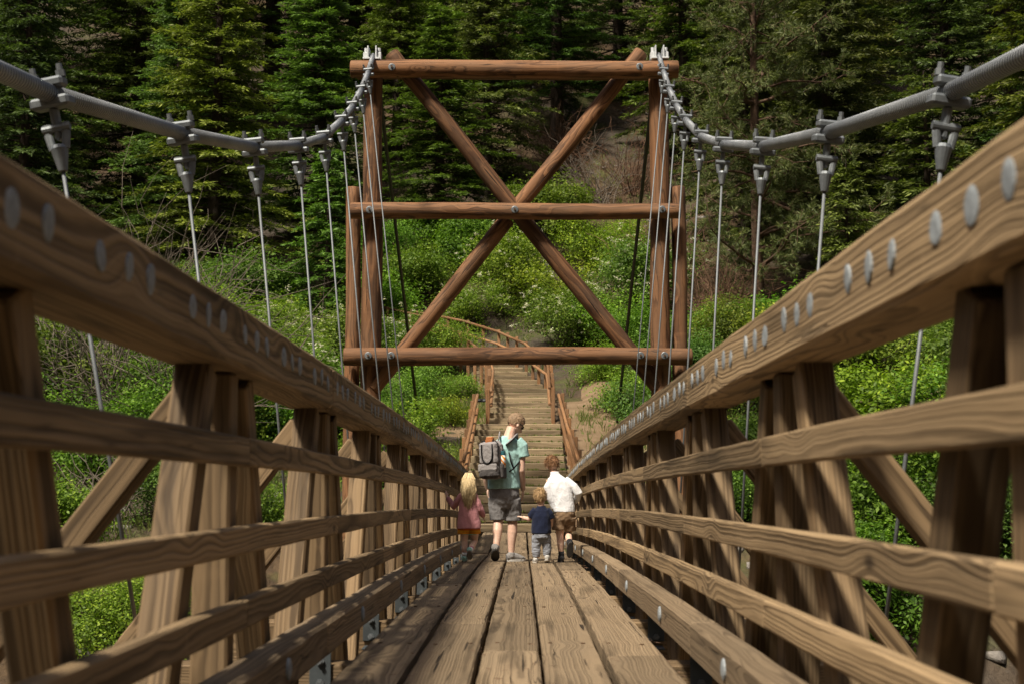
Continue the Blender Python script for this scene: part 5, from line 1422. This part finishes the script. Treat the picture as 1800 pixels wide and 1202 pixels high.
b.tube([(0.085, 0, 0.62), (0.110, 0.01, 0.56), (0.118, 0.02, 0.51), (0.118, 0.06, 0.455), (0.116, 0.075, 0.435)], [0.038, 0.034, 0.031, 0.026, 0.020], 10)
hand(b, (0.116, 0.075, 0.435), (0, 0.25, -1.0), (-1, 0, 0), (0, 1, 0), 0.52, 0.7)
b.tube([(-0.05, 0, 0.36), (-0.055, 0.01, 0.2), (-0.058, 0.0, 0.06)], [0.06, 0.045, 0.03], 10)
b.tube([(0.05, 0, 0.36), (0.06, 0.02, 0.2), (0.068, 0.02, 0.06)], [0.06, 0.045, 0.03], 10)
o = link('body', remesh(b, 'body', M_['skin'], 0.0055, 3), tod); attach(o)
b = MB(); hair_cap(b, Hc, r, Mh, thick=1.07); me = remesh(b, 'hair', M_['hair_tod'], 0.006, 3, 0.005, 45, 6, (1, 1, 0.3))
cut_hair(me, Hc, r, Mh, lambda y, x: (-0.50 if y < -0.1 else (-0.1 if y < 0.3 else 0.5))); o = link('hair', me, tod); attach(o); strands(o, me, Hc, r, Mh, M_['hair_tod'], 1500, 0.035, 42)
b = MB()
b.rings([(0.0, 0, 0.355, 0.120, 0.095), (0.0, 0, 0.45, 0.116, 0.094), (0, 0, 0.56, 0.112, 0.086), (0, 0, 0.63, 0.095, 0.072), (0, 0, 0.672, 0.058, 0.052), (0, 0.0, 0.685, 0.050, 0.047)])
b.tube([(-0.06, 0, 0.635), (-0.100, 0.01, 0.59), (-0.130, 0.025, 0.552)], [0.050, 0.050, 0.046], 12)
b.tube([(0.06, 0, 0.635), (0.100, 0.005, 0.59), (0.118, 0.015, 0.530)], [0.050, 0.050, 0.046], 12)
o = link('tee', remesh(b, 'tee', M_['navy'], 0.0065, 2, 0.010, 10, 7, (1, 1, 0.5)), tod); attach(o)
b = MB()
b.rings([(0.0, 0, 0.30, 0.104, 0.090), (0, 0, 0.38, 0.108, 0.088), (0, 0, 0.40, 0.10, 0.08)])
b.tube([(-0.050, 0, 0.33), (-0.062, 0.01, 0.21), (-0.064, 0.0, 0.12), (-0.064, 0.0, 0.075)], [0.066, 0.056, 0.050, 0.042], 14)
b.tube([(0.050, 0, 0.33), (0.066, 0.02, 0.21), (0.070, 0.02, 0.12), (0.068, 0.02, 0.085)], [0.066, 0.056, 0.050, 0.042], 14)
o = link('joggers', remesh(b, 'joggers', M_['heather'], 0.006, 3, 0.010, 16, 8, (0.7, 0.7, 1.7)), tod); attach(o)
for (a_, b_, up) in (((-0.066, -0.04, 0.0), (-0.082, 0.09, 0.0), (0, 0, 1)), ((0.068, -0.055, 0.035), (0.072, 0.07, 0.0), (0, 0, 1))):
    o = shoe(tod, a_, b_, up, M_['shoelight'], M_['solelight'], 0.66); attach(o)
    for c_ in o.children: c_.matrix_parent_inverse = o.matrix_basis.inverted()

# ---------------------------------------------------------------- boy
boy = person('person', 0.545, 17.6, 'boy in white pullover and brown shorts leaning left with one foot raised')
b = MB(); r = 0.093; Hc = Vector((-0.112, 0.10, 1.185))
Mh = head(b, Hc, r, R(14), R(-26), R(-6), child=True)
b.tube([(-0.07, 0.03, 1.02), (-0.10, 0.07, 1.10)], [0.048, 0.046], 10)
b.rings([(0.04, 0, 0.55, 0.105, 0.08), (0.035, 0, 0.68, 0.10, 0.08), (0.0, 0.01, 0.82, 0.11, 0.08), (-0.03, 0.02, 0.95, 0.115, 0.078), (-0.05, 0.03, 1.02, 0.09, 0.06), (-0.07, 0.035, 1.06, 0.045, 0.045)])
b.tube([(-0.150, 0.03, 1.0), (-0.165, 0.02, 0.90), (-0.145, 0.02, 0.82), (-0.105, 0.03, 0.72), (-0.085, 0.04, 0.635)], [0.042, 0.038, 0.034, 0.028, 0.021], 10)
hand(b, (-0.085, 0.04, 0.64), (0.25, 0.1, -1.0), (1, -0.2, 0), (0.1, 1, 0), 0.68, 0.5)
b.tube([(0.085, 0.03, 0.99), (0.160, 0.0, 0.92), (0.205, -0.01, 0.845), (0.185, 0.06, 0.77), (0.160, 0.10, 0.715)], [0.042, 0.038, 0.034, 0.028, 0.021], 10)
hand(b, (0.162, 0.10, 0.715), (-0.2, 0.4, -0.9), (-1, 0, 0), (0, 1, 0.3), 0.68, 0.6)
b.tube([(-0.01, 0, 0.55), (-0.025, 0.02, 0.40), (-0.022, 0.01, 0.31), (-0.016, -0.01, 0.22), (-0.005, 0.0, 0.09)], [0.070, 0.056, 0.044, 0.044, 0.030], 12)
b.tube([(0.095, 0, 0.55), (0.085, 0.06, 0.42), (0.080, 0.07, 0.35), (0.085, -0.03, 0.29), (0.092, -0.13, 0.24)], [0.070, 0.056, 0.044, 0.044, 0.030], 12)
o = link('body', remesh(b, 'body', M_['skin'], 0.0055, 3), boy); attach(o)
b = MB(); hair_cap(b, Hc, r, Mh, thick=1.09); me = remesh(b, 'hair', M_['hair_boy'], 0.006, 2, 0.010, 42, 9, (1, 1, 0.5))
cut_hair(me, Hc, r, Mh, lambda y, x: (-0.42 if y < -0.2 else (-0.08 if y < 0.3 else 0.45))); o = link('hair', me, boy); attach(o); strands(o, me, Hc, r, Mh, M_['hair_boy'], 1500, 0.038, 43)
b = MB()
b.rings([(0.035, 0, 0.615, 0.128, 0.10), (0.035, 0, 0.68, 0.126, 0.098), (0.01, 0.005, 0.80, 0.130, 0.096), (-0.02, 0.015, 0.91, 0.138, 0.094), (-0.038, 0.02, 0.98, 0.130, 0.085), (-0.058, 0.03, 1.04, 0.085, 0.065), (-0.078, 0.042, 1.075, 0.056, 0.055), (-0.086, 0.05, 1.105, 0.053, 0.052)])
b.tube([(-0.11, 0.03, 1.0), (-0.165, 0.02, 0.91), (-0.150, 0.02, 0.82), (-0.108, 0.03, 0.72), (-0.090, 0.04, 0.655)], [0.060, 0.054, 0.050, 0.042, 0.034], 12)
b.tube([(0.04, 0.03, 0.99), (0.155, 0.0, 0.92), (0.205, -0.01, 0.845), (0.188, 0.055, 0.775), (0.168, 0.09, 0.735)], [0.060, 0.054, 0.050, 0.042, 0.034], 12)
o = link('pullover', remesh(b, 'pullover', M_['white'], 0.007, 3, 0.011, 6.5, 10, (1, 1, 0.45)), boy); attach(o)
b = MB()
b.rings([(0.035, 0, 0.46, 0.06, 0.06), (0.038, 0, 0.52, 0.115, 0.09), (0.04, 0, 0.59, 0.126, 0.10), (0.038, 0, 0.64, 0.115, 0.09)])
b.tube([(-0.022, 0, 0.56), (-0.035, 0.015, 0.47), (-0.035, 0.018, 0.395)], [(0.078, 0.085)] * 3, 16)
b.tube([(0.098, 0, 0.56), (0.098, 0.04, 0.47), (0.095, 0.06, 0.395)], [(0.080, 0.088)] * 3, 16)
o = link('shorts', remesh(b, 'shorts', M_['khaki'], 0.007, 3, 0.009, 12, 11, (1, 1, 0.8)), boy); attach(o)
for sx in (-0.115, 0.178):
    bq = MB(); bq.box((sx, 0.01, 0.475), (0.022, 0.10, 0.10), ch=0.007); q = bq.build('cargo_pocket', M_['khaki'], o); q.matrix_parent_inverse = Matrix.Identity(4)
for (a_, b_, up) in (((-0.006, -0.05, 0.0), (-0.015, 0.135, 0.0), (0, 0, 1)), ((0.10, -0.215, 0.255), (0.088, -0.135, 0.065), (0, 0.9, 0.35))):
    o = shoe(boy, a_, b_, up, M_['shoeblack'], M_['sole'], 0.86); attach(o)
    for c_ in o.children: c_.matrix_parent_inverse = o.matrix_basis.inverted()
for (p0, p1) in (((-0.005, 0.0, 0.06), (-0.008, -0.004, 0.135)), ((0.092, -0.165, 0.225), (0.089, -0.095, 0.262))):
    b = MB(); b.tube([p0, p1], 0.037, 12); o = b.build('sock', M_['sockblack'], boy, smooth=True); attach(o)

bpy.data.scenes.remove(TMP)
